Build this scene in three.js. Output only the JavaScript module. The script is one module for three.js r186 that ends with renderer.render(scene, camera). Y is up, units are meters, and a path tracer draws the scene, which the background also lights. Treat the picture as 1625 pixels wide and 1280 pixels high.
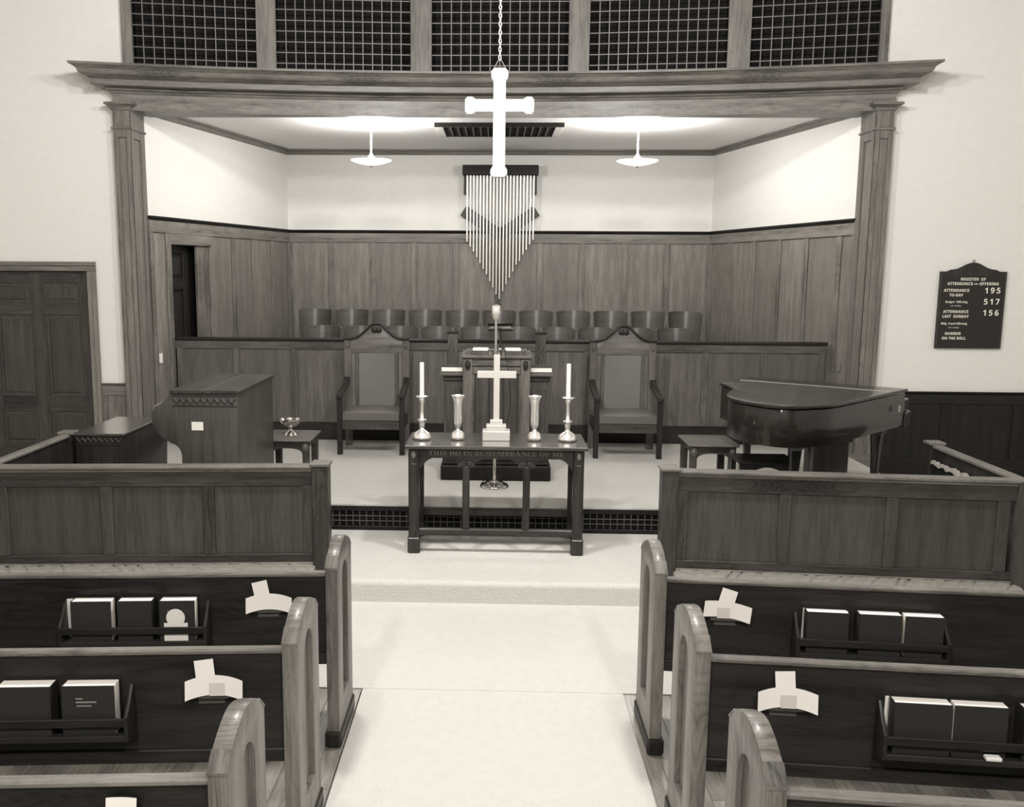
import * as THREE from 'three';
import { mergeGeometries, toCreasedNormals } from 'three/addons/utils/BufferGeometryUtils.js';
import { FontLoader } from 'three/addons/loaders/FontLoader.js';
import { TextGeometry } from 'three/addons/geometries/TextGeometry.js';
import { createNoise2D, createNoise3D } from 'simplex-noise';

// ---------------------------------------------------------------- camera, light, exposure
const FOCAL = 1447.64, EYE = 2.30, PITCH = 0.145291, YAW = -0.0330154, ROLL = 0.00609259;
const scene = new THREE.Scene();
scene.background = new THREE.Color(0x000000);
const camera = new THREE.PerspectiveCamera(2 * Math.atan(640 / FOCAL) * 180 / Math.PI, 1625 / 1280, 0.05, 60);
camera.position.set(0, EYE, 0);
camera.rotation.order = 'YXZ';
camera.rotation.set(-PITCH, -YAW, ROLL);
camera.setViewOffset(1625, 1280, 812.5 - 738.1, 0, 1625, 1280);
camera.updateProjectionMatrix();

const renderer = new THREE.WebGLRenderer();
renderer.toneMapping = THREE.LinearToneMapping;
renderer.toneMappingExposure = 1.0;
renderer.shadowMap.enabled = true;

// lamps: [x, y, z, candela-like intensity]; their fittings are built further down
const NAVE_LAMPS = [[-1.1, 4.8, -5.2, 32], [1.1, 4.8, -5.2, 32], [-1.3, 4.8, 1.0, 44], [1.3, 4.8, 1.0, 44]];
const CHOIR_LAMPS = [[-1.46, 3.99, -10.8, 7], [1.60, 3.99, -10.8, 7]];

// ---------------------------------------------------------------- helpers
function rng(seed) { let s = seed >>> 0; return () => { s = (s + 0x6d2b79f5) | 0; let t = Math.imul(s ^ (s >>> 15), 1 | s); t = (t + Math.imul(t ^ (t >>> 7), 61 | t)) ^ t; return ((t ^ (t >>> 14)) >>> 0) / 4294967296; }; }
const rnd = rng(7);
const n2 = createNoise2D(rng(11)), n3 = createNoise3D(rng(12));
const TINT = [1.0, 0.925, 0.825];
const col = (v, k = 1) => new THREE.Color().setRGB(v * (1 + (TINT[0] - 1) * k), v * (1 + (TINT[1] - 1) * k), v * (1 + (TINT[2] - 1) * k));
const toS = (v) => { v = Math.min(1, Math.max(0, v)); return v <= 0.0031308 ? v * 12.92 : 1.055 * Math.pow(v, 1 / 2.4) - 0.055; };

const taken = {};
function numbered(name) { const k = taken[name] = (taken[name] ?? -1) + 1; return k ? name + '_' + String(k).padStart(3, '0') : name; }
function thing(name, label, category, pos = [0, 0, 0], turn = 0, group) {
  const o = new THREE.Group(); o.name = numbered(name); scene.add(o); o.position.set(...pos); o.rotation.y = turn;
  o.userData = { label, category }; if (group) o.userData.group = group; return o;
}
function shadows(m) { m.castShadow = true; m.receiveShadow = true; return m; }
function part(name, geo, mat, parent, pos, rot) {
  const m = shadows(new THREE.Mesh(geo, mat)); m.name = name; if (pos) m.position.set(...pos); if (rot) m.rotation.set(...rot); parent.add(m); return m;
}
function one(name, geo, mat, label, category, pos, rot, group) {
  const m = part(numbered(name), geo, mat, scene, pos, rot); m.userData = { label, category }; if (group) m.userData.group = group; return m;
}
function struct(name, geo, mat, pos) {
  const m = geo ? part(name, geo, mat, scene, pos) : new THREE.Group(); if (!geo) { m.name = name; scene.add(m); if (pos) m.position.set(...pos); }
  m.userData = { kind: 'structure' }; return m;
}
function dup(src, pos, turn, label, group) {
  const c = src.clone(true); c.name = numbered(src.name.replace(/_\d{3}$/, '')); c.userData = { ...src.userData }; scene.add(c);
  c.position.set(...pos); if (turn !== undefined) c.rotation.y = turn; if (label) c.userData.label = label; if (group) c.userData.group = group; return c;
}
// uv in metres: v runs along the grain axis, a random shift per piece
function uvm(geo, grain = 'y', shift = true) {
  const g = geo.index ? geo.toNonIndexed() : geo; const p = g.attributes.position, n = p.count, uv = new Float32Array(n * 2);
  const gi = 'xyz'.indexOf(grain), ou = shift ? rnd() * 7 : 0, ov = shift ? rnd() * 7 : 0;
  const a = new THREE.Vector3(), b = new THREE.Vector3(), c = new THREE.Vector3();
  for (let i = 0; i < n; i += 3) {
    a.fromBufferAttribute(p, i); b.fromBufferAttribute(p, i + 1); c.fromBufferAttribute(p, i + 2);
    b.sub(a); c.sub(a); b.cross(c); const w = [Math.abs(b.x), Math.abs(b.y), Math.abs(b.z)];
    const d = w.indexOf(Math.max(...w)); let vi = gi, ui;
    if (d === gi) { ui = (gi + 1) % 3; vi = (gi + 2) % 3; } else ui = 3 - d - gi;
    for (let k = 0; k < 3; k++) { const q = [p.getX(i + k), p.getY(i + k), p.getZ(i + k)]; uv[2 * (i + k)] = q[ui] + ou; uv[2 * (i + k) + 1] = q[vi] + ov; }
  }
  g.setAttribute('uv', new THREE.BufferAttribute(uv, 2)); return g;
}
// box with chamfered edges, given by its centre
function bx(w, h, d, x = 0, y = 0, z = 0, grain = 'y', b = 0.004) {
  b = Math.min(b, w * 0.3, h * 0.3, d * 0.3); const H = [w / 2, h / 2, d / 2], P = [];
  const v = (ax, s) => s.map((q, i) => q * (i === ax ? H[i] : H[i] - b));
  const tri = (A, B, C) => {
    const u = B.map((q, i) => q - A[i]), t = C.map((q, i) => q - A[i]); const nx = u[1] * t[2] - u[2] * t[1], ny = u[2] * t[0] - u[0] * t[2], nz = u[0] * t[1] - u[1] * t[0];
    const out = nx * (A[0] + B[0] + C[0]) + ny * (A[1] + B[1] + C[1]) + nz * (A[2] + B[2] + C[2]);
    P.push(...A, ...(out < 0 ? C : B), ...(out < 0 ? B : C));
  };
  const mk = (o) => { const s = [0, 0, 0]; for (const k in o) s[k] = o[k]; return s; };
  for (let a = 0; a < 3; a++) {
    const e = (a + 1) % 3, f = (a + 2) % 3;
    for (const s of [-1, 1]) { const q = (i, j) => v(a, mk({ [a]: s, [e]: i, [f]: j })); tri(q(-1, -1), q(1, -1), q(1, 1)); tri(q(-1, -1), q(1, 1), q(-1, 1)); }
    for (const i of [-1, 1]) for (const j of [-1, 1]) {
      const A = v(e, mk({ [e]: i, [f]: j, [a]: -1 })), B = v(e, mk({ [e]: i, [f]: j, [a]: 1 })), C = v(f, mk({ [e]: i, [f]: j, [a]: 1 })), D = v(f, mk({ [e]: i, [f]: j, [a]: -1 }));
      tri(A, B, C); tri(A, C, D);
    }
  }
  for (const i of [-1, 1]) for (const j of [-1, 1]) for (const k of [-1, 1]) tri(v(0, [i, j, k]), v(1, [i, j, k]), v(2, [i, j, k]));
  const g = new THREE.BufferGeometry(); g.setAttribute('position', new THREE.BufferAttribute(new Float32Array(P), 3)); g.computeVertexNormals();
  uvm(g, grain); g.translate(x, y, z); return g;
}
// box from min / max corners
const bb = (x0, x1, y0, y1, z0, z1, grain = 'y', b = 0.004) => bx(Math.abs(x1 - x0), Math.abs(y1 - y0), Math.abs(z1 - z0), (x0 + x1) / 2, (y0 + y1) / 2, (z0 + z1) / 2, grain, b);
function flip(g) { const p = g.attributes; for (const k in p) { const a = p[k], s = a.itemSize; for (let i = 0; i < a.count; i += 3) for (let j = 0; j < s; j++) { const t = a.array[(i + 1) * s + j]; a.array[(i + 1) * s + j] = a.array[(i + 2) * s + j]; a.array[(i + 2) * s + j] = t; } } return g; }
// shape extruded; basis = images of shape x, shape y, extrusion axis
function prism(shape, depth, basis, grain = 'y', bevel = 0, seg = 10) {
  let g = new THREE.ExtrudeGeometry(shape, { depth: Math.max(depth - 2 * bevel, 1e-4), bevelEnabled: bevel > 0, bevelThickness: bevel, bevelSize: bevel, bevelOffset: -bevel, bevelSegments: 2, curveSegments: seg });
  g.translate(0, 0, bevel); if (g.index) g = g.toNonIndexed();
  if (basis) { const m = new THREE.Matrix4().makeBasis(...basis.map((q) => new THREE.Vector3(...q))); g.applyMatrix4(m); if (m.determinant() < 0) flip(g); }
  g.deleteAttribute('normal'); return uvm(toCreasedNormals(g, 0.5), grain);
}
const XY = [[1, 0, 0], [0, 1, 0], [0, 0, 1]];
function poly(pts) { const s = new THREE.Shape(); pts.forEach(([x, y], i) => (i ? s.lineTo(x, y) : s.moveTo(x, y))); s.closePath(); return s; }
// moulding: profile of [out, y] carried along a plan path of [x, z]; out points to the right of the way of travel
function sweep(profile, path, grain = 'x', caps = true) {
  const n = path.length, N = [], P = [];
  for (let i = 0; i < n; i++) {
    const a = path[Math.max(i - 1, 0)], b = path[i], c = path[Math.min(i + 1, n - 1)];
    let d1 = [b[0] - a[0], b[1] - a[1]], d2 = [c[0] - b[0], c[1] - b[1]]; if (i === 0) d1 = d2; if (i === n - 1) d2 = d1;
    const l1 = Math.hypot(...d1), l2 = Math.hypot(...d2); const r1 = [-d1[1] / l1, d1[0] / l1], r2 = [-d2[1] / l2, d2[0] / l2];
    const m = [r1[0] + r2[0], r1[1] + r2[1]], k = 2 / (m[0] * m[0] + m[1] * m[1]); N.push([m[0] * k, m[1] * k]);
  }
  const pt = (i, j) => [path[i][0] + N[i][0] * profile[j][0], profile[j][1], path[i][1] + N[i][1] * profile[j][0]];
  for (let i = 0; i + 1 < n; i++) for (let j = 0; j < profile.length; j++) { const k = (j + 1) % profile.length; P.push(...pt(i, j), ...pt(i, k), ...pt(i + 1, k), ...pt(i, j), ...pt(i + 1, k), ...pt(i + 1, j)); }
  if (caps) for (const i of [0, n - 1]) for (const t of THREE.ShapeUtils.triangulateShape(profile.map((q) => new THREE.Vector2(...q)), [])) P.push(...pt(i, t[0]), ...pt(i, t[1]), ...pt(i, t[2]));
  const g = new THREE.BufferGeometry(); g.setAttribute('position', new THREE.BufferAttribute(new Float32Array(P), 3)); g.computeVertexNormals(); return uvm(g, grain);
}
const lathe = (pts, seg = 28) => new THREE.LatheGeometry(pts.map((q) => new THREE.Vector2(...q)), seg);
const tube = (pts, r, seg = 24, rad = 7) => new THREE.TubeGeometry(new THREE.CatmullRomCurve3(pts.map((q) => new THREE.Vector3(...q))), seg, r, rad);
const cyl = (r0, r1, h, x = 0, y = 0, z = 0, seg = 16) => new THREE.CylinderGeometry(r1, r0, h, seg).translate(x, y + h / 2, z);
const merge = (a) => mergeGeometries(a.map((g) => { const q = g.index ? g.toNonIndexed() : g; for (const k of Object.keys(q.attributes)) if (!['position', 'normal', 'uv'].includes(k)) q.deleteAttribute(k); return q; }));
function oval(rx, ry, t) { const g = new THREE.SphereGeometry(1, 14, 10); g.scale(rx, ry, t); return g; }

// ---------------------------------------------------------------- materials
function dataTex(w, h, f, srgb = true) {
  const d = new Uint8Array(w * h * 4);
  for (let j = 0; j < h; j++) for (let i = 0; i < w; i++) { const c = f(i / w, j / h), k = 4 * (j * w + i); for (let q = 0; q < 3; q++) d[k + q] = 255 * (srgb ? toS(c[q]) : Math.min(1, Math.max(0, c[q]))); d[k + 3] = 255; }
  const t = new THREE.DataTexture(d, w, h); t.magFilter = THREE.LinearFilter; t.minFilter = THREE.LinearMipmapLinearFilter; t.generateMipmaps = true;
  t.wrapS = t.wrapT = THREE.MirroredRepeatWrapping; if (srgb) t.colorSpace = THREE.SRGBColorSpace; t.needsUpdate = true; return t;
}
function oakTex(seed, plain, contrast) {
  const o = seed * 31.7;
  return dataTex(384, 768, (u, v) => {
    const x = u * 0.5, y = v; // metres
    const warp = n2(x * 3 + o, y * 0.9 + o) * 1.0 + n2(x * 9 + o, y * 2.2) * 0.25;
    const ring = 0.5 + 0.5 * Math.sin((x * (plain ? 34 : 70) + warp * (plain ? 4.2 : 1.2)) * 6.283);
    const streak = n2(x * 190 + o, y * 3.0) * 0.5 + n2(x * 420, y * 9 + o) * 0.5;
    const pore = Math.max(0, n2(x * 600 + o, y * 26) - 0.35);
    const patch = n2(x * 7 + o * 2, y * 0.9) * 0.5 + n2(x * 24, y * 2.4 + o) * 0.35 + n2(x * 60 + o, y * 5) * 0.2;
    const fleck = plain ? 0 : Math.max(0, n2(x * 60 + 3 * n2(x * 8, y * 20), y * 90 + o) - 0.45);
    let t = 1 + contrast * (-0.26 * Math.pow(ring, 3) * (0.6 + 0.6 * n2(x * 3 + 5, y * 1.1 + o)) + 0.26 * streak - 0.6 * pore + 0.5 * patch + 0.5 * fleck);
    t = Math.max(0.2, t) * 0.5; return [t, t * TINT[1], t * TINT[2]];
  });
}
const OAK = [oakTex(1, true, 0.9), oakTex(2, false, 0.75), oakTex(3, true, 1.15), oakTex(4, false, 0.6)];
OAK.forEach((t) => t.repeat.set(2, 1));
const wood = (v, rough, k = 0, coat = 0.25) => new THREE.MeshPhysicalMaterial({ color: new THREE.Color(v * 2, v * 2, v * 2), map: OAK[k], roughness: rough, specularIntensity: 0.45, clearcoat: coat, clearcoatRoughness: 0.22 });
const fam = (v, rough, coat) => OAK.map((_, k) => wood(v * [1, 1.1, 0.84, 0.92][k], rough, k, coat));
const M = {
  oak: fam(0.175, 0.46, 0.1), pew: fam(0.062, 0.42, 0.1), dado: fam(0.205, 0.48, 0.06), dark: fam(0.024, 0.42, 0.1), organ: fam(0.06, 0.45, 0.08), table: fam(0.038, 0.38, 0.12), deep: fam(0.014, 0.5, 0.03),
  seat: fam(0.17, 0.4, 0.2), door: fam(0.055, 0.45, 0.1), chair: fam(0.135, 0.42, 0.15), rail: fam(0.115, 0.45, 0.1),
};
const pick = (a) => a[Math.floor(rnd() * a.length)];
const plain = (a) => a[rnd() < 0.5 ? 0 : 2], quart = (a) => a[rnd() < 0.5 ? 1 : 3];
const carpetTex = (v, seed) => dataTex(512, 512, (u, w) => { const t = v * (1 + 0.10 * n2(u * 260 + seed, w * 260) + 0.06 * n2(u * 90, w * 90 + seed) + 0.02 * n2(u * 9 + seed, w * 9)); return [t, t * 0.968, t * 0.905]; });
const bumpTex = dataTex(256, 256, (u, w) => { const t = 0.5 + 0.3 * n2(u * 90, w * 90) + 0.2 * n2(u * 40, w * 40); return [t, t, t]; }, false);
M.carpet = new THREE.MeshStandardMaterial({ map: carpetTex(0.58, 3), roughness: 1, bumpMap: bumpTex, bumpScale: 0.004 });
M.platformCarpet = new THREE.MeshStandardMaterial({ map: carpetTex(0.48, 8), roughness: 1, bumpMap: bumpTex, bumpScale: 0.004 });
const plasterTex = dataTex(512, 512, (u, w) => { const t = 0.75 * (1 + 0.016 * n2(u * 120, w * 120) + 0.012 * n2(u * 14, w * 14)); return [t, t * 0.976, t * 0.925]; });
plasterTex.repeat.set(0.5, 0.5);
M.plaster = new THREE.MeshStandardMaterial({ map: plasterTex, roughness: 0.85, bumpMap: bumpTex, bumpScale: 0.0015 });
M.ceiling = new THREE.MeshStandardMaterial({ color: col(0.86, 0.3), roughness: 0.9 });
M.black = new THREE.MeshStandardMaterial({ color: col(0.006), roughness: 0.9 });
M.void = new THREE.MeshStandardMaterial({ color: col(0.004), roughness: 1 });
M.wire = new THREE.MeshStandardMaterial({ color: col(0.16), roughness: 0.5, metalness: 0.3 });
M.grate = new THREE.MeshStandardMaterial({ color: col(0.075), roughness: 0.55 });
M.brass = new THREE.MeshStandardMaterial({ color: col(0.9, 0.5), roughness: 0.26, metalness: 0.72 });
M.chrome = new THREE.MeshStandardMaterial({ color: col(0.8, 0.4), roughness: 0.12, metalness: 1 });
M.tube = new THREE.MeshStandardMaterial({ color: col(0.88, 0.5), roughness: 0.3, metalness: 0.7 });
M.piano = new THREE.MeshPhysicalMaterial({ color: new THREE.Color(0.03, 0.028, 0.025), map: OAK[0], roughness: 0.4, specularIntensity: 0.4, clearcoat: 0.5, clearcoatRoughness: 0.08 });
M.pianoBlack = new THREE.MeshPhysicalMaterial({ color: col(0.012), roughness: 0.3, clearcoat: 0.7, clearcoatRoughness: 0.1 });
M.leather = new THREE.MeshPhysicalMaterial({ color: col(0.115), roughness: 0.45, clearcoat: 0.15, clearcoatRoughness: 0.4, bumpMap: bumpTex, bumpScale: 0.002 });
M.fabric = new THREE.MeshStandardMaterial({ map: carpetTex(0.17, 21), roughness: 0.9 });
M.cushion = new THREE.MeshStandardMaterial({ color: col(0.24), roughness: 0.62, bumpMap: bumpTex, bumpScale: 0.001 });
M.paper = new THREE.MeshStandardMaterial({ color: col(0.80, 0.7), roughness: 0.75 });
M.pages = new THREE.MeshStandardMaterial({ color: col(0.84, 0.7), roughness: 0.8 });
M.cover = new THREE.MeshPhysicalMaterial({ color: col(0.022), roughness: 0.55, clearcoat: 0.15, clearcoatRoughness: 0.4 });
M.ink = new THREE.MeshStandardMaterial({ color: col(0.25), roughness: 0.8 });
M.wax = new THREE.MeshPhysicalMaterial({ color: col(0.88, 0.6), roughness: 0.5 });
M.plate = new THREE.MeshStandardMaterial({ color: col(0.62), roughness: 0.3, metalness: 0.6 });
M.white = new THREE.MeshStandardMaterial({ color: col(0.82, 0.5), roughness: 0.5 });
M.whitePaint = new THREE.MeshStandardMaterial({ color: col(0.9, 0.25), roughness: 0.45 });
M.lampGlass = new THREE.MeshPhysicalMaterial({ color: col(0.92, 0.3), roughness: 1, transmission: 0.2, thickness: 0, emissive: new THREE.Color(1, 0.975, 0.9), emissiveIntensity: 0.3, side: THREE.DoubleSide });
M.altarCross = new THREE.MeshStandardMaterial({ color: col(0.74, 0.6), roughness: 0.42, metalness: 0.45 });
M.globe = new THREE.MeshStandardMaterial({ color: col(0.85, 0.3), roughness: 0.4, emissive: new THREE.Color(1, 0.98, 0.93), emissiveIntensity: 4 });

// ---------------------------------------------------------------- levels
const STEP = 0.16, P = 0.385, ZP = -9.6, ZB = -13.35, TURN = 0.077;
const CEIL = 3.99, NAVE_TOP = 5.6, DADO = 2.86;

// ---------------------------------------------------------------- floor and carpets
{
  const f = struct('floor', bb(-6.4, 6.4, -0.2, -0.014, -14, 6, 'z', 0), M.dark[0]);
  const lengths = [];
  for (const s of [-1, 1]) for (let k = 0; k < 24; k++) {
    const x0 = s * (0.722 + k * 0.084), x1 = s * (0.722 + (k + 1) * 0.084 - 0.0015); const cut = -2.2 - rnd() * 1.6;
    part('plank', bb(x0, x1, -0.014, 0, -4.75, cut - 0.0008, 'z', 0.0012), wood(0.22 + 0.16 * rnd(), 0.33, Math.floor(rnd() * 4), 0.35), f);
    part('plank', bb(x0, x1, -0.014, 0, cut + 0.0008, -0.4, 'z', 0.0012), wood(0.22 + 0.16 * rnd(), 0.33, Math.floor(rnd() * 4), 0.35), f);
  }
  const c = one('aisle_carpet', bb(-0.715, 0.722, -0.013, 0.007, -4.75, 5.5, 'z', 0.004), M.carpet, 'pale runner carpet along the aisle between the pews', 'carpet');
  const c2 = one('cross_aisle_carpet', prism(poly([[-6.19, 4.752], [6.19, 4.752], [6.19, 5.75], [3.7, 5.88], [1.25, 6.075], [-1.25, 6.075], [-3.7, 5.88], [-6.19, 5.75]]), 0.019, [[1, 0, 0], [0, 0, -1], [0, 1, 0]], 'z').translate(0, -0.013, 0), M.carpet, 'pale carpet across the open floor before the carpeted step', 'carpet');
  // carpeted step with a rounded nose
  const sh = poly([[-6.19, 5.75], [-3.7, 5.88], [-1.25, 6.075], [1.25, 6.075], [3.7, 5.88], [6.19, 5.75], [6.19, 9.59], [-6.19, 9.59]]);
  const sg = new THREE.ExtrudeGeometry(sh, { depth: STEP - 0.035 + 0.01, bevelEnabled: true, bevelThickness: 0.035, bevelSize: 0.035, bevelOffset: -0.035, bevelSegments: 5 });
  sg.applyMatrix4(new THREE.Matrix4().makeBasis(new THREE.Vector3(1, 0, 0), new THREE.Vector3(0, 0, -1), new THREE.Vector3(0, 1, 0)));
  sg.translate(0, -0.01, 0); one('carpeted_step', uvm(flipIf(sg), 'z'), M.carpet, 'low carpeted step with rounded nose carrying the communion table', 'step');
}
function flipIf(g) { const q = g.index ? g.toNonIndexed() : g; q.computeVertexNormals(); return q; }

// platform: a centre stage and two wings reaching forward behind the rails
{
  const t = thing('chancel_platform', 'raised carpeted platform with square-holed grille along its front', 'platform');
  part('platform_body', merge([bb(-3.72, 3.72, STEP, P - 0.02, -10.2, -7.6, 'x', 0), bb(-3.49, 3.49, STEP, P - 0.02, -7.6, -7.34, 'x', 0), bb(-3.49, -1.46, STEP, P - 0.02, -7.34, -6.46, 'x', 0), bb(1.48, 3.49, STEP, P - 0.02, -7.34, -6.46, 'x', 0)]), M.deep[0], t);
  const cg = prism(poly([[-3.49, 6.45], [-1.45, 6.45], [-1.45, 7.3], [1.47, 7.3], [1.47, 6.45], [3.49, 6.45], [3.49, 7.6], [3.72, 7.6], [3.72, 10.2], [-3.72, 10.2], [-3.72, 7.6], [-3.49, 7.6]]), 0.02, [[1, 0, 0], [0, 0, -1], [0, 1, 0]], 'z', 0.006);
  cg.translate(0, P - 0.02, 0); part('platform_carpet', cg, M.platformCarpet, t);
  // front grille: frame boards and bars proud of a dark recess
  const x0 = -1.445, x1 = 1.465, zf = -7.305;
  part('frame_board', bb(x0, x1, P - 0.062, P - 0.021, zf - 0.03, zf, 'x'), M.deep[1], t); part('frame_board', bb(x0, x1, STEP, STEP + 0.036, zf - 0.03, zf, 'x'), M.deep[2], t);
  part('recess', bb(x0, x1, STEP + 0.03, P - 0.05, -7.345, -7.338, 'x', 0), M.void, t);
  for (let k = 1; k <= 2; k++) part('bar', bb(x0, x1, STEP + 0.036 + k * 0.0425 - 0.0035, STEP + 0.036 + k * 0.0425 + 0.0035, zf - 0.014, zf - 0.004, 'x', 0.001), M.grate, t);
  for (let k = 1; k < 52; k++) part('bar', bb(x0 + k * 0.0559 - 0.0035, x0 + k * 0.0559 + 0.0035, STEP + 0.036, P - 0.062, zf - 0.012, zf - 0.002, 'y', 0.001), M.grate, t);
}

// ---------------------------------------------------------------- walls and ceilings
struct('wall_left', bb(-6.4, -6.2, -0.2, NAVE_TOP, ZP, 6, 'y', 0), M.plaster);
struct('wall_right', bb(6.2, 6.4, -0.2, NAVE_TOP, ZP, 6, 'y', 0), M.plaster);
struct('wall_back', bb(-6.4, 6.4, -0.2, NAVE_TOP, 5.8, 6, 'y', 0), M.dado[1]);
struct('ceiling', bb(-6.4, 6.4, NAVE_TOP, NAVE_TOP + 0.2, ZP - 1.1, 6, 'z', 0), M.dado[0]);
const DOOR = [-5.47, -4.325, 2.262];
const wfl = struct('wall_front_left', merge([bb(-6.2, DOOR[0] - 0.02, 0, NAVE_TOP, ZP - 0.25, ZP, 'y', 0), bb(DOOR[0] - 0.02, DOOR[1] + 0.02, DOOR[2] + 0.02, NAVE_TOP, ZP - 0.25, ZP, 'y', 0), bb(DOOR[1] + 0.02, -3.86, 0, NAVE_TOP, ZP - 0.25, ZP, 'y', 0)]), M.plaster);
const wfr = struct('wall_front_right', bb(3.88, 6.2, 0, NAVE_TOP, ZP - 0.25, ZP, 'y', 0), M.plaster);
// wainscot on the front walls
function wainscot(parent, x0, x1, mats, panels) {
  const y = 1.075; part('cap', sweep([[0, y - 0.03], [0.012, y - 0.028], [0.026, y - 0.008], [0.034, y - 0.006], [0.034, y], [0, y]], [[x0, ZP], [x1, ZP]], 'x'), mats[2], parent);
  part('backing', bb(x0, x1, STEP, y - 0.02, ZP, ZP + 0.010, 'y', 0), mats[0], parent);
  part('top_rail', bb(x0, x1, y - 0.13, y - 0.03, ZP + 0.01, ZP + 0.022, 'x'), mats[1], parent); part('bottom_rail', bb(x0, x1, STEP, STEP + 0.2, ZP + 0.01, ZP + 0.022, 'x'), mats[1], parent);
  for (let k = 0; k <= panels; k++) { const w = 0.05, c = x0 + (x1 - x0) * k / panels, a = Math.max(x0, c - w), b = Math.min(x1, c + w); part('stile', bb(a, b, STEP + 0.2, y - 0.13, ZP + 0.01, ZP + 0.022, 'y'), pick(mats), parent); }
}
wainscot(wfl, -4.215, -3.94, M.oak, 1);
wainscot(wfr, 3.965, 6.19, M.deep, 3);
{ // panelled door with moulded casing
  const d = struct('door_1'), [a, b, h] = DOOR, z0 = ZP - 0.05;
  part('casing', sweep([[0, 0], [0.012, 0.004], [0.018, 0.03], [0.012, 0.05], [0.03, 0.06], [0.034, 0.095], [0, 0.1]].map(([o, y]) => [o, h + y]), [[a - 0.1, ZP], [b + 0.1, ZP]], 'x'), M.oak[0], d);
  for (const [xa, xb] of [[b, b + 0.1], [a - 0.1, a]]) part('casing', merge([bb(xa, xb, STEP, h, ZP - 0.002, ZP + 0.018, 'y'), bb(xa + 0.055, xb, STEP, h, ZP + 0.01, ZP + 0.032, 'y'), bb(xa, xa + 0.012, STEP, h, ZP - 0.2, ZP, 'y')]), M.oak[1], d);
  const rails = [[STEP, 0.40], [0.75, 0.92], [1.797, 1.925], [2.135, h - 0.004]], cx = (a + b) / 2;
  part('backing', bb(a, b, STEP, h, z0 - 0.03, z0 - 0.012, 'y', 0), M.door[1], d);
  for (const [y0, y1] of rails) part('door_rail', bb(a + 0.12, b - 0.12, y0, y1, z0 - 0.03, z0, 'x'), plain(M.door), d);
  for (const [xa, xb] of [[a, a + 0.12], [b - 0.12, b], [cx - 0.075, cx + 0.075]]) part('stile', bb(xa, xb, STEP, h - 0.004, z0 - 0.02, z0 + 0.001, 'y'), plain(M.door), d);
  for (let r = 0; r < 3; r++) for (const [xa, xb] of [[a + 0.12, cx - 0.075], [cx + 0.075, b - 0.12]]) {
    const y0 = rails[r][1], y1 = rails[r + 1][0], q = 0.045, g = merge([bb(xa + q, xb - q, y0 + q, y1 - q, z0 - 0.02, z0 - 0.0015, 'y', 0.002)]);
    const pg = new THREE.BufferGeometry(), v = [[xa, y0], [xb, y0], [xb, y1], [xa, y1]], w = [[xa + q, y0 + q], [xb - q, y0 + q], [xb - q, y1 - q], [xa + q, y1 - q]], arr = [];
    for (let k = 0; k < 4; k++) { const n = (k + 1) % 4; arr.push(...v[k], z0 - 0.028, ...v[n], z0 - 0.028, ...w[n], z0 - 0.003, ...v[k], z0 - 0.028, ...w[n], z0 - 0.003, ...w[k], z0 - 0.003); }
    pg.setAttribute('position', new THREE.BufferAttribute(new Float32Array(arr), 3)); pg.computeVertexNormals(); uvm(pg, 'y');
    part('panel', merge([g, pg]), quart(M.door), d);
  }
  part('hinge', bb(b - 0.006, b + 0.012, 1.96, 2.07, z0, z0 + 0.012, 'y', 0.002), M.plate, d);
  part('door_stop', bb(a, b, 0, STEP + 0.002, z0 - 0.2, ZP, 'x', 0.002), M.door[0], d);
}
// apse: plaster walls with oak dado, each in a frame whose x runs along the wall and z points into the room
function apseWall(name, A, B, cuts, door) {
  const L = Math.hypot(B[0] - A[0], B[1] - A[1]), g = struct(name, null, null, [A[0], 0, A[1]]); g.rotation.y = Math.atan2(-(B[1] - A[1]), B[0] - A[0]);
  const holes = door ? [bb(0, door[0], P, CEIL + 0.1, -0.2, 0, 'y', 0), bb(door[1], L, P, CEIL + 0.1, -0.2, 0, 'y', 0), bb(door[0], door[1], door[2], CEIL + 0.1, -0.2, 0, 'y', 0), bb(door[0], door[1], P, CEIL + 0.1, -0.4, -0.25, 'y', 0)] : [bb(0, L, P, CEIL + 0.1, -0.2, 0, 'y', 0)];
  part('plaster', merge(holes), M.plaster, g);
  const TR = DADO - 0.175, ends = (a, b) => door && b > door[0] - 0.03 && a < door[1] + 0.03;
  part('dado_cap', sweep([[0, DADO - 0.045], [0.02, DADO - 0.043], [0.03, DADO - 0.02], [0.05, DADO - 0.018], [0.052, DADO], [0, DADO]], [[0, 0], [L, 0]], 'x'), M.dark[2], g);
  part('top_rail', bb(0, L, TR, DADO - 0.045, 0, 0.033, 'x'), M.dado[0], g);
  for (let k = 0; k + 1 < cuts.length; k++) {
    const a = cuts[k], b = cuts[k + 1]; if (door && a >= door[0] - 0.06 && b <= door[1] + 0.06) continue;
    part('panel', bb(a, b, P, TR, 0, 0.012, 'y', 0.001), quart(M.dado), g);
  }
  for (let k = 0; k < cuts.length; k++) { const w = k === 0 || k === cuts.length - 1 ? 0.045 : 0.042, a = Math.max(0, cuts[k] - w), b = Math.min(L, cuts[k] + w); if (!ends(a + 0.02, b - 0.02)) part('stile', bb(a, b, P, TR, 0.012, 0.032, 'y', 0.004), plain(M.dado), g); }
  part('crown', sweep([[0, CEIL - 0.075], [0.018, CEIL - 0.07], [0.03, CEIL - 0.03], [0.055, CEIL - 0.022], [0.06, CEIL], [0, CEIL]], [[0, 0], [L, 0]], 'x'), M.oak[0], g);
  return g;
}
const NW = 0.605, wab = apseWall('wall_apse_back', [-3.02, ZB], [3.06, ZB], Array.from({ length: 11 }, (_, k) => 0.015 + k * NW), null);
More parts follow.
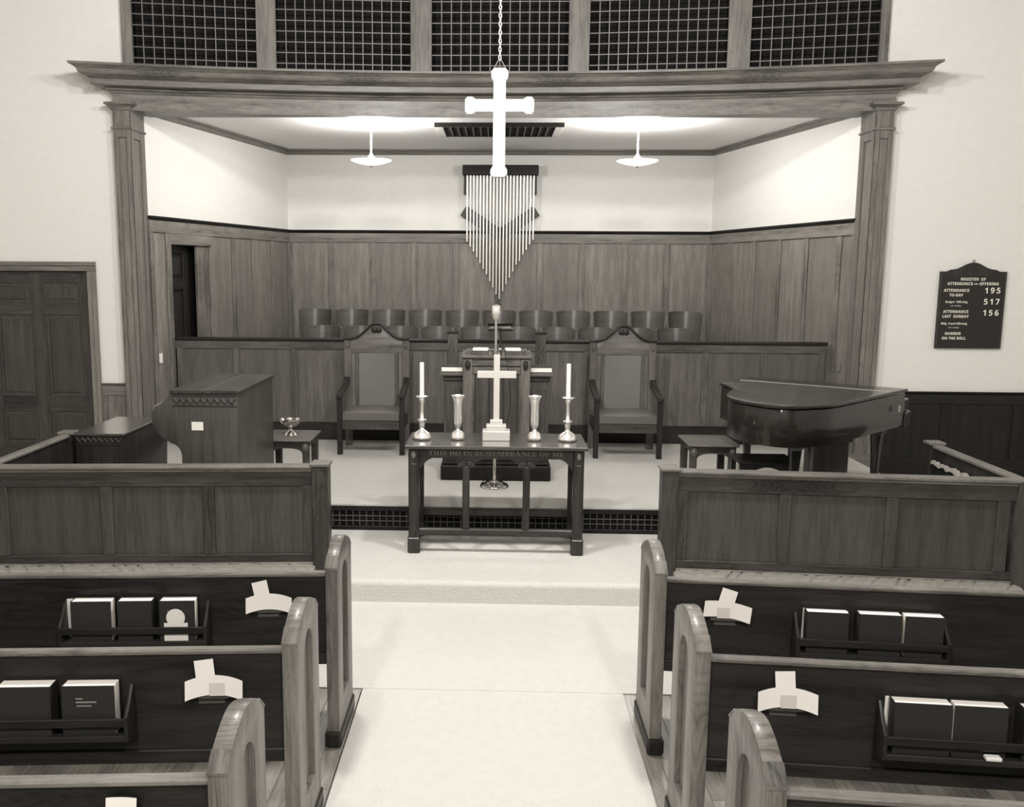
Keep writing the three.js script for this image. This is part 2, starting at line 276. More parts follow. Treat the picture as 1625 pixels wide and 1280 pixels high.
const wal = apseWall('wall_apse_left', [-3.765, -9.88], [-3.02, ZB], [0.02, 0.345, 1.31, 1.85, 2.39, 2.97, 3.525], [0.40, 1.29, 2.565]);
const war = apseWall('wall_apse_right', [3.06, ZB], [3.79, -9.88], [0.03, 0.67, 1.34, 1.985, 2.60, 3.26, 3.52], null);
struct('ceiling_apse', bb(-3.95, 3.95, CEIL, CEIL + 0.1, ZB - 0.2, -10.015, 'y', 0), M.ceiling);
struct('floor_apse', merge([bb(-3.9, 3.9, 0, P, ZB, -10.2, 'x', 0), bb(-3.5, 3.5, P, 0.715, ZB, -10.75, 'x', 0), bb(-3.3, 3.3, 0.715, 0.87, ZB, -11.85, 'x', 0)]), M.deep[0]);
{ // recessed door in the panelled side wall
  const d = struct('door_2', null, null, [-3.765, 0, -9.88]); d.rotation.y = wal.rotation.y; const [a, b, h] = [0.40, 1.29, 2.565], z0 = -0.13;
  part('casing', bb(a - 0.075, a, P, DADO - 0.176, 0.002, 0.036, 'y'), M.dado[2], d); part('casing', bb(a, b, h, DADO - 0.176, 0.002, 0.036, 'x'), M.dado[0], d);
  part('jamb', bb(b - 0.012, b, P, h, -0.2, 0.012, 'y'), M.dado[0], d); part('jamb', bb(a, a + 0.012, P, h, -0.2, 0.012, 'y'), M.dado[0], d);
  part('backing', bb(a, b, P, h, z0 - 0.05, z0 - 0.02, 'y', 0), M.deep[1], d);
  for (const [xa, xb] of [[a + 0.012, a + 0.1], [a + 0.5, a + 0.62]]) part('stile', bb(xa, xb, P, h, z0 - 0.02, z0, 'y'), plain(M.dark), d);
  for (const [y0, y1] of [[P, 0.6], [1.3, 1.45], [2.05, 2.18], [2.47, h]]) part('door_rail', bb(a + 0.1, a + 0.5, y0, y1, z0 - 0.02, z0, 'x'), plain(M.dark), d);
  for (const [y0, y1] of [[0.64, 1.26], [1.49, 2.01], [2.22, 2.43]]) part('panel', bb(a + 0.15, a + 0.45, y0, y1, z0 - 0.02, z0 - 0.008, 'y', 0.008), quart(M.dark), d);
  part('plank', bb(a + 0.60, b - 0.012, P, h, -0.035, -0.004, 'y'), M.oak[2], d);
}
one('switch_plate', bx(0.06, 0.11, 0.012, 0, 0, 0, 'y', 0.003), M.white, 'bright white switch plate on the panelling beside the recessed door', 'switch plate', [-3.715, 1.31, -9.985], [0, wal.rotation.y, 0]);
one('switch_plate', bx(0.05, 0.11, 0.012, 0, 0, 0, 'y', 0.003), new THREE.MeshStandardMaterial({ color: col(0.3), roughness: 0.4, metalness: 0.5 }), 'dull metal switch plate on the panelling above the piano', 'switch plate', [3.735, 1.28, -10.02], [0, war.rotation.y, 0]);

// ---------------------------------------------------------------- columns, beam, upper grille
function column(s, label) {
  const xo = s * 3.93, xi = s * 3.755, zf = -9.5, zb = -9.895, t = thing('column', label, 'column', [0, 0, 0], 0, 'oak columns of the chancel arch');
  const X = (a, b, y0, y1, z0, z1, g = 'y', bev = 0.004) => bb(Math.min(a, b), Math.max(a, b), y0, y1, z0, z1, g, bev);
  part('shaft', X(xo - s * 0.008, xi + s * 0.022, STEP, 3.90, zb, zf - 0.022), M.oak[1], t);
  const pw = 0.045, y1 = 3.62, y0 = 0.62;                           // raised borders leave a sunk panel on each face
  part('front_border', merge([X(xo, xo - s * pw, STEP, 3.90, zf - 0.024, zf), X(xi, xi + s * pw, STEP, 3.90, zf - 0.024, zf), X(xo - s * pw, xi + s * pw, y1, 3.90, zf - 0.024, zf), X(xo - s * pw, xi + s * pw, STEP, y0, zf - 0.024, zf)]), M.oak[0], t);
  part('side_border', merge([X(xi, xi + s * 0.024, STEP, 3.90, zf - 0.10, zf - 0.001), X(xi, xi + s * 0.024, STEP, 3.90, zb, zb + 0.10), X(xi, xi + s * 0.024, y1, 3.90, zb + 0.10, zf - 0.1), X(xi, xi + s * 0.024, STEP, y0, zb + 0.1, zf - 0.1)]), M.oak[3], t);
  const ring = (pr) => sweep(pr, s < 0 ? [[xo, -9.6], [xo, zf], [xi, zf], [xi, zb]] : [[xi, zb], [xi, zf], [xo, zf], [xo, -9.6]], 'x');
  const out = ring;
  part('neck_band', out([[0, 3.70], [0.016, 3.703], [0.018, 3.722], [0, 3.728]]), M.oak[0], t);
  part('capital', out([[-0.05, 3.885], [0, 3.885], [0.012, 3.89], [0.02, 3.915], [0.05, 3.935], [0.062, 3.94], [0.062, 3.962], [-0.05, 3.965]]), M.oak[2], t);
  part('base', out([[0, STEP], [0.03, STEP], [0.03, STEP + 0.24], [0, STEP + 0.26]]), M.oak[0], t);
}
column(-1, 'square oak column with sunk panels beside the six-panelled door');
column(1, 'square oak column with sunk panels beside the attendance board');
const arcZ = (x, z0, sag) => z0 - sag * (1 - (x / 3.93) * (x / 3.93));
{
  const t = thing('cornice_beam', 'long bowed oak cornice beam spanning the chancel above the columns', 'beam');
  const arc = []; for (let k = 0; k <= 28; k++) { const x = -3.92 + 7.85 * k / 28; arc.push([x, arcZ(x - 0.005, -9.5, 0.45)]); }
  const path = [[-3.92, -9.6], ...arc, [3.93, -9.6]];
  const neg = (pr) => pr;
  part('frieze', sweep(neg([[-0.03, 3.893], [0, 3.893], [0, 4.052], [-0.03, 4.052]]), path, 'x'), M.oak[0], t);
  part('lower_moulding', sweep(neg([[-0.03, 4.05], [0.012, 4.052], [0.02, 4.066], [0.022, 4.074], [0.042, 4.082], [0.052, 4.104], [-0.03, 4.104]]), path, 'x'), M.oak[2], t);
  part('corona', sweep(neg([[-0.03, 4.104], [0.135, 4.108], [0.145, 4.115], [0.148, 4.165], [0.162, 4.172], [-0.03, 4.175]]), path, 'x'), M.oak[0], t);
  part('crown_moulding', sweep(neg([[-0.03, 4.172], [0.162, 4.174], [0.19, 4.19], [0.212, 4.2], [0.225, 4.215], [0.235, 4.245], [0.268, 4.27], [0.285, 4.276], [0.287, 4.298], [-0.2, 4.30]]), path, 'x'), M.oak[2], t);
  const soff = []; for (let k = 0; k <= 28; k++) soff.push([arc[k][0], -arc[k][1] + 0.02]);
  part('soffit', prism(poly([...soff, [3.75, 10.02], [-3.74, 10.02]]), 0.09, [[1, 0, 0], [0, 0, -1], [0, 1, 0]], 'x').translate(0, 3.90, 0), M.oak[1], t);
}
{
  const t = thing('grille_screen', 'curved oak screen of square wire grilles above the cornice beam', 'screen');
  const zz = (x) => arcZ(x, -9.66, 0.46), top = 5.58, b0 = 4.30, b1 = 4.385;
  const posts = [[-3.87, -3.76], [-2.54, -2.335], [-0.935, -0.71], [0.735, 0.955], [2.36, 2.59], [3.80, 3.92]];
  for (const [a, b] of posts) { const c = (a + b) / 2, z = zz(c), m = part('post', bx(b - a, top - b0, 0.07, 0, 0, 0, 'y'), plain(M.oak), t, [c, (top + b0) / 2, z]); m.rotation.y = Math.atan2(-(zz(b) - zz(a)), b - a); }
  for (let k = 0; k + 1 < posts.length; k++) {
    const a = posts[k][1], b = posts[k + 1][0], za = zz(a), zb = zz(b), L = Math.hypot(b - a, zb - za), c = [(a + b) / 2, 0, (za + zb) / 2], r = Math.atan2(-(zb - za), b - a);
    part('bottom_rail', bx(L + 0.02, b1 - b0, 0.055, 0, (b0 + b1) / 2, 0, 'x'), plain(M.oak), t, c, [0, r, 0]);
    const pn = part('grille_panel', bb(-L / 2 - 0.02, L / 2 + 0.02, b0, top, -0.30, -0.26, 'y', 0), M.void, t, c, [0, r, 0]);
    const n = Math.round(L / 0.103), st = L / n;
    for (let i = 1; i < n; i++) part('bar', bb(-L / 2 + i * st - 0.0052, -L / 2 + i * st + 0.0052, b1, top, -0.004, 0.004, 'y', 0.001), M.wire, pn);
    for (let j = 0; j < 11; j++) part('bar', bb(-L / 2, L / 2, b1 + 0.06 + j * 0.108 - 0.005, b1 + 0.06 + j * 0.108 + 0.005, -0.008, -0.001, 'x', 0.001), M.wire, pn);
  }
  part('top_board', prism(poly([[-3.9, 9.5], [3.9, 9.5], [3.9, 10.5], [-3.9, 10.5]]), 0.03, [[1, 0, 0], [0, 0, -1], [0, 1, 0]], 'x').translate(0, top, 0), M.oak[0], t);
}
struct('trim_1', merge([bb(-3.95, -3.86, 4.3, NAVE_TOP, -10.6, -9.85, 'y', 0), bb(3.88, 3.97, 4.3, NAVE_TOP, -10.6, -9.85, 'y', 0), bb(-3.95, 3.97, CEIL + 0.1, NAVE_TOP, -10.65, -10.55, 'y', 0)]), M.void);

// ---------------------------------------------------------------- chancel fittings high up
{ // hanging cross
  const t = thing('hanging_cross', 'white cross with flared ends hanging by a chain before the beam', 'cross', [0.01, 0, -7.5]);
  const w = 0.048, f = 0.066, e = 0.055, c = 0.02, yT = 3.865, yB = 3.035, xL = -0.272, xR = 0.272, y0 = 3.585;
  const arm = (tip, flare) => [[w, tip - e - 0.03], [flare, tip - e], [flare, tip - c], [flare - c, tip], [-(flare - c), tip], [-flare, tip - c], [-flare, tip - e], [-w, tip - e - 0.03]];
  const up = arm(yT - y0, f), rt = arm(xR, f).map(([x, y]) => [y, -x]), dn = arm(y0 - yB, f).map(([x, y]) => [-x, -y]), lf = arm(-xL, f).map(([x, y]) => [-y, x]);
  const pts = [...up, [-w, w], ...lf.slice().map((q) => q), [-w, -w], ...dn, [w, -w], ...rt, [w, w]];
  part('cross_body', prism(poly(pts), 0.09, XY, 'y', 0.006).translate(0, y0, -0.045), M.whitePaint, t);
  part('hanger', merge([bb(-0.05, 0.05, yT, yT + 0.012, -0.02, 0.02), tube([[-0.045, yT + 0.01, 0], [0, yT + 0.075, 0], [0.045, yT + 0.01, 0]], 0.004, 12, 6)]), M.wire, t);
  const lk = new THREE.TorusGeometry(0.011, 0.0026, 6, 12); lk.scale(1, 1.75, 1);
  for (let k = 0; k < 52; k++) part('link', lk, M.tube, t, [0, yT + 0.088 + k * 0.0315, 0], [0, (k % 2) * Math.PI / 2 + 0.4, 0]);
}
{ // organ chimes
  const t = thing('organ_chimes', 'set of vertical metal chime tubes hanging in a point on the wall', 'chimes'), z = -13.225, x0 = -0.425, dx = 0.0471;
  part('head_box', bb(-0.493, 0.58, 3.622, 3.765, ZB + 0.02, z + 0.05, 'x', 0.012), M.dark[3], t);
  const bottoms = [490, 550, 608, 672, 742, 808, 875, 955, 1032, 1110, 1165, 1075, 992, 912, 840, 757, 715, 640, 582, 522, 465];
  bottoms.forEach((b, k) => { const py = 320 + b / 7.53, y = 2.702 - (py - 385) * 0.00905; part('tube', cyl(0.013, 0.013, 3.622 - y, x0 + k * dx, y, z, 10), M.tube, t); });
  for (const s of [0, 1]) part('side_bracket', bb(s ? 0.53 : -0.475, s ? 0.56 : -0.44, 3.36, 3.63, ZB + 0.03, z - 0.02, 'y'), M.dark[0], t);
  const V = (xa, ya, xb, yb) => { const L = Math.hypot(xb - xa, yb - ya), g = bx(L, 0.16, 0.03, 0, 0, 0, 'x'); g.rotateZ(Math.atan2(yb - ya, xb - xa)); return g.translate((xa + xb) / 2, (ya + yb) / 2, z - 0.045); };
  part('damper_bar', V(-0.48, 3.14, 0.045, 2.80), M.dark[1], t); part('damper_bar', V(0.045, 2.80, 0.565, 3.14), M.dark[1], t);
}
{ // ceiling vent
  const t = thing('ceiling_vent', 'rectangular ceiling vent with dark slots and pale frame', 'vent', [0.015, 0, 0]), y = CEIL, z0 = -10.92, z1 = -11.95, w = 0.755, f = 0.085;
  part('frame_board', bb(-w, w, y - 0.05, y, z0 - 0.03, z0, 'x'), M.dark[0], t); part('frame_board', bb(-w, w, y - 0.02, y, z1, z1 + 0.03, 'x'), M.dark[0], t);
  for (const s of [-1, 1]) part('frame_board', bb(s > 0 ? w - f : -w, s > 0 ? w : -w + f, y - 0.022, y, z1 + 0.03, z0 - 0.03, 'z'), M.white, t);
  part('recess', bb(-w + f, w - f, y - 0.004, y - 0.001, z1 + 0.03, z0 - 0.03, 'x', 0), M.void, t);
  for (let k = 1; k < 15; k++) { const x = -w + f + k * (2 * w - 2 * f) / 15; part('fin', bb(x - 0.005, x + 0.005, y - 0.02, y - 0.004, z1 + 0.03, z0 - 0.03, 'z', 0.001), M.wire, t); }
}
function choirLamp([x, y, z, I], label) {
  const t = thing('ceiling_lamp', label, 'lamp', [x, y, z], 0, 'bowl lamps below the chancel ceiling'), b = -0.505;
  part('canopy', lathe([[0, 0], [0.06, 0], [0.05, -0.02], [0.015, -0.035]]), M.white, t);
  part('stem', cyl(0.008, 0.008, 0.42, 0, b + 0.08, 0, 10), M.white, t);
  part('glass_shade', lathe([[0.012, b], [0.06, b + 0.006], [0.14, b + 0.022], [0.21, b + 0.044], [0.24, b + 0.058], [0.236, b + 0.062], [0.205, b + 0.05], [0.135, b + 0.03], [0.05, b + 0.016], [0.012, b + 0.013]], 36), M.lampGlass, t);
  part('collar', lathe([[0.008, b + 0.15], [0.02, b + 0.12], [0.05, b + 0.085], [0.02, b + 0.06], [0.012, b + 0.012]]), M.white, t);
  part('finial', lathe([[0, b - 0.018], [0.01, b - 0.014], [0.014, b - 0.004], [0.006, b + 0.004]], 12), M.wire, t);
  const p = new THREE.PointLight(new THREE.Color(1, 0.985, 0.96), I); p.position.set(0, b + 0.20, 0); p.castShadow = true; p.shadow.radius = 5; p.position.z = 0.07; t.add(p);
}
choirLamp(CHOIR_LAMPS[0], 'shallow white bowl lamp below the chancel ceiling on the organ side');
choirLamp(CHOIR_LAMPS[1], 'shallow white bowl lamp below the chancel ceiling on the piano side');
NAVE_LAMPS.forEach(([x, y, z, I], k) => {
  const t = thing('pendant_lamp', ['white globe pendant lamp over the front organ-side pews', 'white globe pendant lamp over the front piano-side pews', 'white globe pendant lamp over the rear organ-side pews', 'white globe pendant lamp over the rear piano-side pews'][k], 'lamp', [x, y, z], 0, 'globe pendant lamps of the nave');
  part('globe', new THREE.SphereGeometry(0.19, 28, 20), M.globe, t); part('stem', cyl(0.012, 0.012, NAVE_TOP - y - 0.18, 0, 0.18, 0, 10), M.wire, t); part('collar', lathe([[0, 0.22], [0.06, 0.2], [0.08, 0.17]]), M.wire, t);
  const p = new THREE.PointLight(new THREE.Color(1, 0.985, 0.96), I); p.castShadow = true; p.shadow.radius = 9; t.add(p);
});

// ---------------------------------------------------------------- choir rail and choir chairs
{
  const t = thing('choir_rail', 'panelled oak choir rail across the chancel behind the armchairs', 'railing'), z = -10.13, yT = 1.536, x0 = -3.60, x1 = 3.64;
  part('cap', sweep([[-0.05, yT - 0.04], [0.03, yT - 0.04], [0.04, yT - 0.03], [0.045, yT - 0.01], [0.03, yT], [-0.05, yT]], [[x1, z - 0.03], [x0, z - 0.03]].reverse(), 'x'), M.dark[0], t);
  part('top_rail', bb(x0, x1, 1.41, yT - 0.04, z - 0.05, z, 'x'), M.rail[2], t); part('base_board', bb(x0, x1, P, P + 0.2, z - 0.05, z + 0.004, 'x'), M.dark[0], t);
  const cuts = [-3.55, -2.92, -2.26, -1.63, -1.0, -0.5, 0.52, 1.02, 1.68, 2.32, 2.96, 3.59];
  for (let k = 0; k + 1 < cuts.length; k++) part('panel', bb(cuts[k], cuts[k + 1], P + 0.2, 1.41, z - 0.035, z - 0.018, 'y', 0.001), quart(M.rail), t);
  for (const c of cuts) part('stile', bb(c - 0.036, c + 0.036, P + 0.2, 1.41, z - 0.045, z - 0.001, 'y'), plain(M.rail), t);
  for (const c of [-0.475, 0.50]) { const q = part('post', bb(c - 0.055, c + 0.055, P, 1.60, z - 0.06, z + 0.02, 'y'), M.rail[2], t); part('post_cap', bb(c - 0.065, c + 0.065, 1.60, 1.625, z - 0.07, z + 0.03, 'x'), M.dark[0], q); part('finial', lathe([[0.02, 1.625], [0.018, 1.65], [0.012, 1.668], [0, 1.672]], 12).translate(c, 0, z - 0.02), M.rail[1], q); }
}
function choirChair(row) {
  const t = thing('choir_chair', '', 'chair', [0, 0, 0]);
  const h = 0.90, R = 0.262, N = 18, arr = [], pos = (i, top, inner) => { const a = (i / N - 0.5) * 2.45, r = R - (inner ? 0.018 : 0), k = top ? 1 : 0.86; return [Math.sin(a) * r * k, top ? h - 0.012 * Math.pow(Math.abs(i / N - 0.5) * 2, 6) * 2 : 0.42, 0.26 - Math.cos(a) * r * k - (top ? 0.03 : 0)]; };
  for (let i = 0; i < N; i++) {
    const q = (A, B, C, D) => arr.push(...A, ...B, ...C, ...A, ...C, ...D);
    q(pos(i, 0, 1), pos(i + 1, 0, 1), pos(i + 1, 1, 1), pos(i, 1, 1)); q(pos(i, 0, 0), pos(i, 1, 0), pos(i + 1, 1, 0), pos(i + 1, 0, 0)); q(pos(i, 1, 1), pos(i + 1, 1, 1), pos(i + 1, 1, 0), pos(i, 1, 0)); q(pos(i, 0, 1), pos(i, 0, 0), pos(i + 1, 0, 0), pos(i + 1, 0, 1));
  }
  for (const i of [0, N]) { const A = pos(i, 0, 1), B = pos(i, 1, 1), C = pos(i, 1, 0), D = pos(i, 0, 0); arr.push(...A, ...B, ...C, ...A, ...C, ...D); }
  let g = new THREE.BufferGeometry(); g.setAttribute('position', new THREE.BufferAttribute(new Float32Array(arr), 3)); g = toCreasedNormals(g, 0.5);
  part('backrest', uvm(g, 'x'), wood(0.10, 0.36, 1, 0.3), t);
  part('seat', bb(-0.225, 0.225, 0.40, 0.435, -0.05, 0.36, 'z', 0.012), M.chair[0], t);
  for (const [x, z] of [[-0.2, 0], [0.2, 0], [-0.2, 0.32], [0.2, 0.32]]) part('leg', bx(0.035, 0.40, 0.035, x, 0.2, z, 'y'), M.dark[0], t);
  return t;
}
const ch0 = choirChair();
const rearL = 'curved-back wooden choir chair in the rear row against the panelled wall', frontL = 'curved-back wooden choir chair in the row directly behind the choir rail';
for (let k = 0; k < 11; k++) { const pos = [-2.656 + 0.2455 + k * 0.4905, 0.87, -12.33]; if (!k) { ch0.position.set(...pos); ch0.scale.x = 0.95; ch0.userData = { label: rearL, category: 'chair', group: 'rear row of choir chairs' }; } else dup(ch0, pos, 0, rearL, 'rear row of choir chairs'); }
for (let k = 0; k < 10; k++) dup(ch0, [-2.344 + 0.237 + k * 0.4737, 0.715, -11.22], 0, frontL, 'front row of choir chairs').scale.x = 0.955;

// ---------------------------------------------------------------- armchairs, stools, pulpit
function medallion(parent, mat, x, y, z, rx = 0.019, ry = 0.028) { return part('medallion', merge([oval(rx, ry, 0.014), new THREE.TorusGeometry(1, 0.16, 6, 24).scale(rx * 1.35, ry * 1.3, 0.02)]), mat, parent, [x, y, z]); }
function armchair(label, pos) {
  const t = thing('throne_chair', label, 'chair', pos, 0, 'tall oak chancel armchairs');                         // origin: floor, centre of front legs
  const W = 0.325, w = 0.355, zb = -0.53, S = 0.365;
  for (const s of [-1, 1]) {
    part('front_leg', bb(s * W - 0.026, s * W + 0.026, 0, 0.60, -0.055, 0, 'y'), M.dark[0], t);
    part('back_post', bb(s * (w - 0.04) - 0.038, s * (w - 0.04) + 0.038, 0, 1.165, zb - 0.05, zb, 'y'), M.chair[0], t);
    const sh = new THREE.Shape(); sh.moveTo(-0.03, 0.60); sh.lineTo(0.03, 0.60); sh.lineTo(0.03, 0.63); sh.quadraticCurveTo(-0.2, 0.665, -0.40, 0.70); sh.quadraticCurveTo(-0.46, 0.715, -0.50, 0.76); sh.lineTo(-0.53, 0.76); sh.lineTo(-0.53, 0.68); sh.closePath();
    part('arm', prism(sh, 0.062, [[0, 0, 1], [0, 1, 0], [1, 0, 0]], 'z', 0.006).translate(s * W - 0.031, 0, -0.01), M.dark[1], t);
    part('side_rail', bb(s * W - 0.015, s * W + 0.015, 0.26, 0.37, zb, -0.055, 'z'), M.dark[0], t);
    medallion(t, M.chair[0], s * (w - 0.042), 1.10, zb + 0.004, 0.017, 0.03);
  }
  part('seat_apron', bb(-W + 0.026, W - 0.026, 0.265, 0.355, -0.05, -0.015, 'x'), M.pew[0], t);
  const sc = new THREE.BoxGeometry(2 * W - 0.06, 0.10, 0.50, 16, 4, 16), sp = sc.attributes.position;
  for (let i = 0; i < sp.count; i++) { const x = sp.getX(i) / (W - 0.03), z = sp.getZ(i) / 0.25; if (sp.getY(i) > 0) sp.setY(i, sp.getY(i) + 0.028 * (1 - x * x) * (1 - z * z)); const e = Math.pow(Math.max(Math.abs(x), Math.abs(z)), 10); sp.setY(i, sp.getY(i) * (1 - 0.22 * e)); }
  sc.computeVertexNormals(); part('seat', sc, M.leather, t, [0, 0.40, -0.275]);
  part('back_panel', bb(-0.20, 0.20, 0.40, 1.02, zb - 0.03, zb - 0.008, 'y', 0.006), M.fabric, t);
  for (const s of [-1, 1]) { part('back_stile', bb(s * 0.20 + (s > 0 ? 0 : -0.028), s * 0.20 + (s > 0 ? 0.028 : 0), 0.36, 1.02, zb - 0.04, zb + 0.004, 'y'), M.chair[2], t); part('back_side_panel', bb(s > 0 ? 0.228 : -0.278, s > 0 ? 0.278 : -0.228, 0.36, 1.02, zb - 0.035, zb - 0.012, 'y'), M.chair[1], t); }
  const top = [[-w, 1.165], [-0.29, 1.165], [-0.22, 1.18], [-0.16, 1.215], [-0.10, 1.27], [-0.05, 1.315], [0, 1.325], [0.05, 1.315], [0.10, 1.27], [0.16, 1.215], [0.22, 1.18], [0.29, 1.165], [w, 1.165]];
  const cs = new THREE.Shape(); cs.moveTo(-w + 0.03, 1.02); cs.lineTo(w - 0.03, 1.02); cs.lineTo(w - 0.03, 1.165); cs.splineThru(top.slice(1, -1).reverse().map((q) => new THREE.Vector2(...q))); cs.lineTo(-w + 0.03, 1.165); cs.closePath();
  part('crest', prism(cs, 0.04, XY, 'x', 0.003).translate(0, 0, zb - 0.047), M.chair[0], t);
  const cv = new THREE.CatmullRomCurve3(top.map(([x, y]) => new THREE.Vector3(x, y, 0))), mp = []; for (let k = 0; k <= 40; k++) { const q = cv.getPoint(k / 40); mp.push([q.x, q.y]); }
  const band = poly([...mp, ...mp.slice().reverse().map(([x, y]) => [x, y + 0.022])]);
  part('crest_moulding', prism(band, 0.085, XY, 'x', 0.003).translate(0, 0, zb - 0.055), M.dark[2], t);
  part('crest_carving', merge([oval(0.034, 0.032, 0.014).translate(-0.024, 1.268, 0), oval(0.034, 0.032, 0.014).translate(0.024, 1.268, 0)]), M.dark[0], t, [0, 0, zb + 0.002]);
  return t;
}
armchair('tall oak armchair with arched crest standing beside the organ console', [-1.287, P, -9.29]);
armchair('tall oak armchair with arched crest standing near the piano', [1.367, P, -9.26]);

function stool(label, pos) {
  const t = thing('side_table', label, 'side table', pos, 0, 'small oak side tables'), w = 0.222, d = 0.25, h = 0.415;
  part('table_top', bb(-w, w, h - 0.022, h, -d, d, 'x', 0.006), M.chair[0], t);
  for (const sx of [-1, 1]) for (const sz of [-1, 1]) {
    part('leg', bb(sx * (w - 0.052) - 0.03, sx * (w - 0.052) + 0.03, 0, h - 0.022, sz * (d - 0.055) - 0.03, sz * (d - 0.055) + 0.03, 'y', 0.008), M.pew[2], t);
    if (sz > 0) medallion(t, M.chair[0], sx * (w - 0.052), h - 0.07, d - 0.022, 0.018, 0.026);
  }
  const ap = (L) => { const s = new THREE.Shape(); s.moveTo(-L, 0); s.lineTo(L, 0); s.lineTo(L, -0.11); s.quadraticCurveTo(L - 0.02, -0.065, 0, -0.065); s.quadraticCurveTo(-L + 0.02, -0.065, -L, -0.11); s.closePath(); return s; };
  for (const s of [-1, 1]) { part('apron', prism(ap(w - 0.082), 0.02, XY, 'x').translate(0, h - 0.022, s * (d - 0.05) - 0.01), M.pew[2], t); part('apron', prism(ap(d - 0.085), 0.02, [[0, 0, 1], [0, 1, 0], [1, 0, 0]], 'z').translate(s * (w - 0.05) - 0.01, h - 0.022, 0), M.pew[0], t); }
}
stool('small square oak side table holding the footed silver bowl', [-1.855, P, -8.165]);
stool('small square oak side table with bare top by the piano', [1.923, P, -8.16]);
one('footed_bowl', lathe([[0, 0], [0.062, 0], [0.064, 0.008], [0.05, 0.014], [0.046, 0.03], [0.022, 0.042], [0.016, 0.058], [0.022, 0.074], [0.05, 0.086], [0.082, 0.112], [0.098, 0.142], [0.1, 0.15], [0.096, 0.15], [0.09, 0.14], [0.07, 0.11], [0.03, 0.092], [0, 0.088]], 36), M.chrome, 'footed silver bowl standing on the small side table', 'bowl', [-1.86, P + 0.415, -8.14]);

{ // pulpit
  const t = thing('pulpit', 'oak pulpit with fluted posts, side wings and stepped base behind the table', 'pulpit', [0.012, 0, 0]), zf = -8.32;
  part('plinth', bb(-0.505, 0.505, P, 0.525, -9.0, -8.19, 'x', 0.012), M.deep[0], t); part('plinth_moulding', bb(-0.49, 0.49, 0.525, 0.55, -9.0, -8.22, 'x', 0.008), M.deep[2], t);
  part('body', bb(-0.30, 0.30, 0.55, 1.49, -8.85, zf - 0.03, 'y'), M.pew[3], t);
  for (const s of [-1, 1]) {
    const x = s * 0.265; part('post', bb(x - 0.045, x + 0.045, 0.55, 1.50, zf - 0.06, zf, 'y', 0.008), M.chair[0], t); medallion(t, M.dark[0], x, 1.435, zf + 0.002, 0.017, 0.032);
    part('post_flute', bb(x - s * 0.05 - 0.012, x - s * 0.05 + 0.012, 0.62, 1.35, zf - 0.03, zf - 0.006, 'y', 0.008), M.chair[2], t);
    const g = part('wing', bb(s > 0 ? 0.30 : -0.49, s > 0 ? 0.49 : -0.30, 0.55, 1.30, -8.75, zf - 0.12, 'y'), M.pew[1], t);
    part('wing_panel', bb(s > 0 ? 0.325 : -0.465, s > 0 ? 0.465 : -0.325, 0.66, 1.20, zf - 0.122, zf - 0.112, 'y', 0.006), M.pew[0], g);
    part('wing_moulding', bb(s > 0 ? 0.30 : -0.50, s > 0 ? 0.50 : -0.30, 1.275, 1.325, -8.76, zf - 0.105, 'x', 0.01), M.pew[2], g);
    part('wing_top', bb(s > 0 ? 0.29 : -0.53, s > 0 ? 0.53 : -0.29, 1.325, 1.36, -8.79, zf - 0.07, 'x', 0.01), M.chair[0], g);
  }
  for (let k = -1; k <= 1; k++) part('front_panel', bb(k * 0.13 - 0.06, k * 0.13 + 0.06, 0.60, 1.33, zf - 0.03, zf - 0.016, 'y', 0.008), quart(M.pew), t);
  part('frieze_board', bb(-0.22, 0.22, 1.43, 1.50, zf - 0.03, zf - 0.004, 'x'), M.chair[2], t); part('frieze_moulding', bb(-0.22, 0.22, 1.355, 1.42, zf - 0.03, zf - 0.01, 'x', 0.012), M.chair[0], t);
  part('desk_top', bb(-0.33, 0.33, 1.50, 1.53, -8.88, zf + 0.02, 'x', 0.008), M.chair[0], t);
  const slope = bx(0.58, 0.02, 0.42, 0, 0, 0, 'x'); part('book_rest', slope.translate(0, 1.54, -8.62), M.chair[1], t);
  for (const s of [-1, 1]) part('bracket', prism(poly([[0, 0], [0.05, 0], [0.0, 0.05]]), 0.02, [[s, 0, 0], [0, 1, 0], [0, 0, 1]], 'y').translate(s * 0.245, 1.53, -8.40), M.chair[0], t);
}
for (const [s, l] of [[-1, 'thick closed book with white page edges on the pulpit wing towards the organ'], [1, 'thick closed book with white page edges on the pulpit wing towards the piano']]) {
  const t = thing('book', l, 'book', [0.012 + s * 0.413, 1.36, -8.50], 0, 'books on the pulpit wings');
  part('pages', bb(-0.098, 0.098, 0.006, 0.05, -0.09, 0.09, 'x', 0.003), M.pages, t); part('cover', merge([bb(-0.102, 0.102, 0, 0.006, -0.095, 0.095, 'x', 0.001), bb(-0.102, 0.102, 0.05, 0.056, -0.095, 0.095, 'x', 0.001)]), M.dark[0], t);
}
{
  const t = thing('open_bible', 'open Bible with white pages lying on the pulpit desk', 'book', [0.012, 1.557, -8.52]);
  for (const s of [-1, 1]) part('page_block', bb(s > 0 ? 0.075 : -0.225, s > 0 ? 0.225 : -0.075, 0, 0.02, -0.10, 0.10, 'x', 0.008), M.pages, t);
  part('cover', bb(-0.235, 0.235, -0.006, 0, -0.105, 0.105, 'x', 0.001), M.cover, t);
}
for (const x of [-0.05, 0.03, 0.075]) one('glass_tumbler', lathe([[0, 0], [0.019, 0], [0.022, 0.05], [0.020, 0.05], [0.017, 0.004], [0, 0.004]], 16), M.chrome, 'small shiny cup on the pulpit desk before the open Bible', 'cup', [x, 1.53, -8.285 - 0.045], undefined, 'small cups on the pulpit desk');
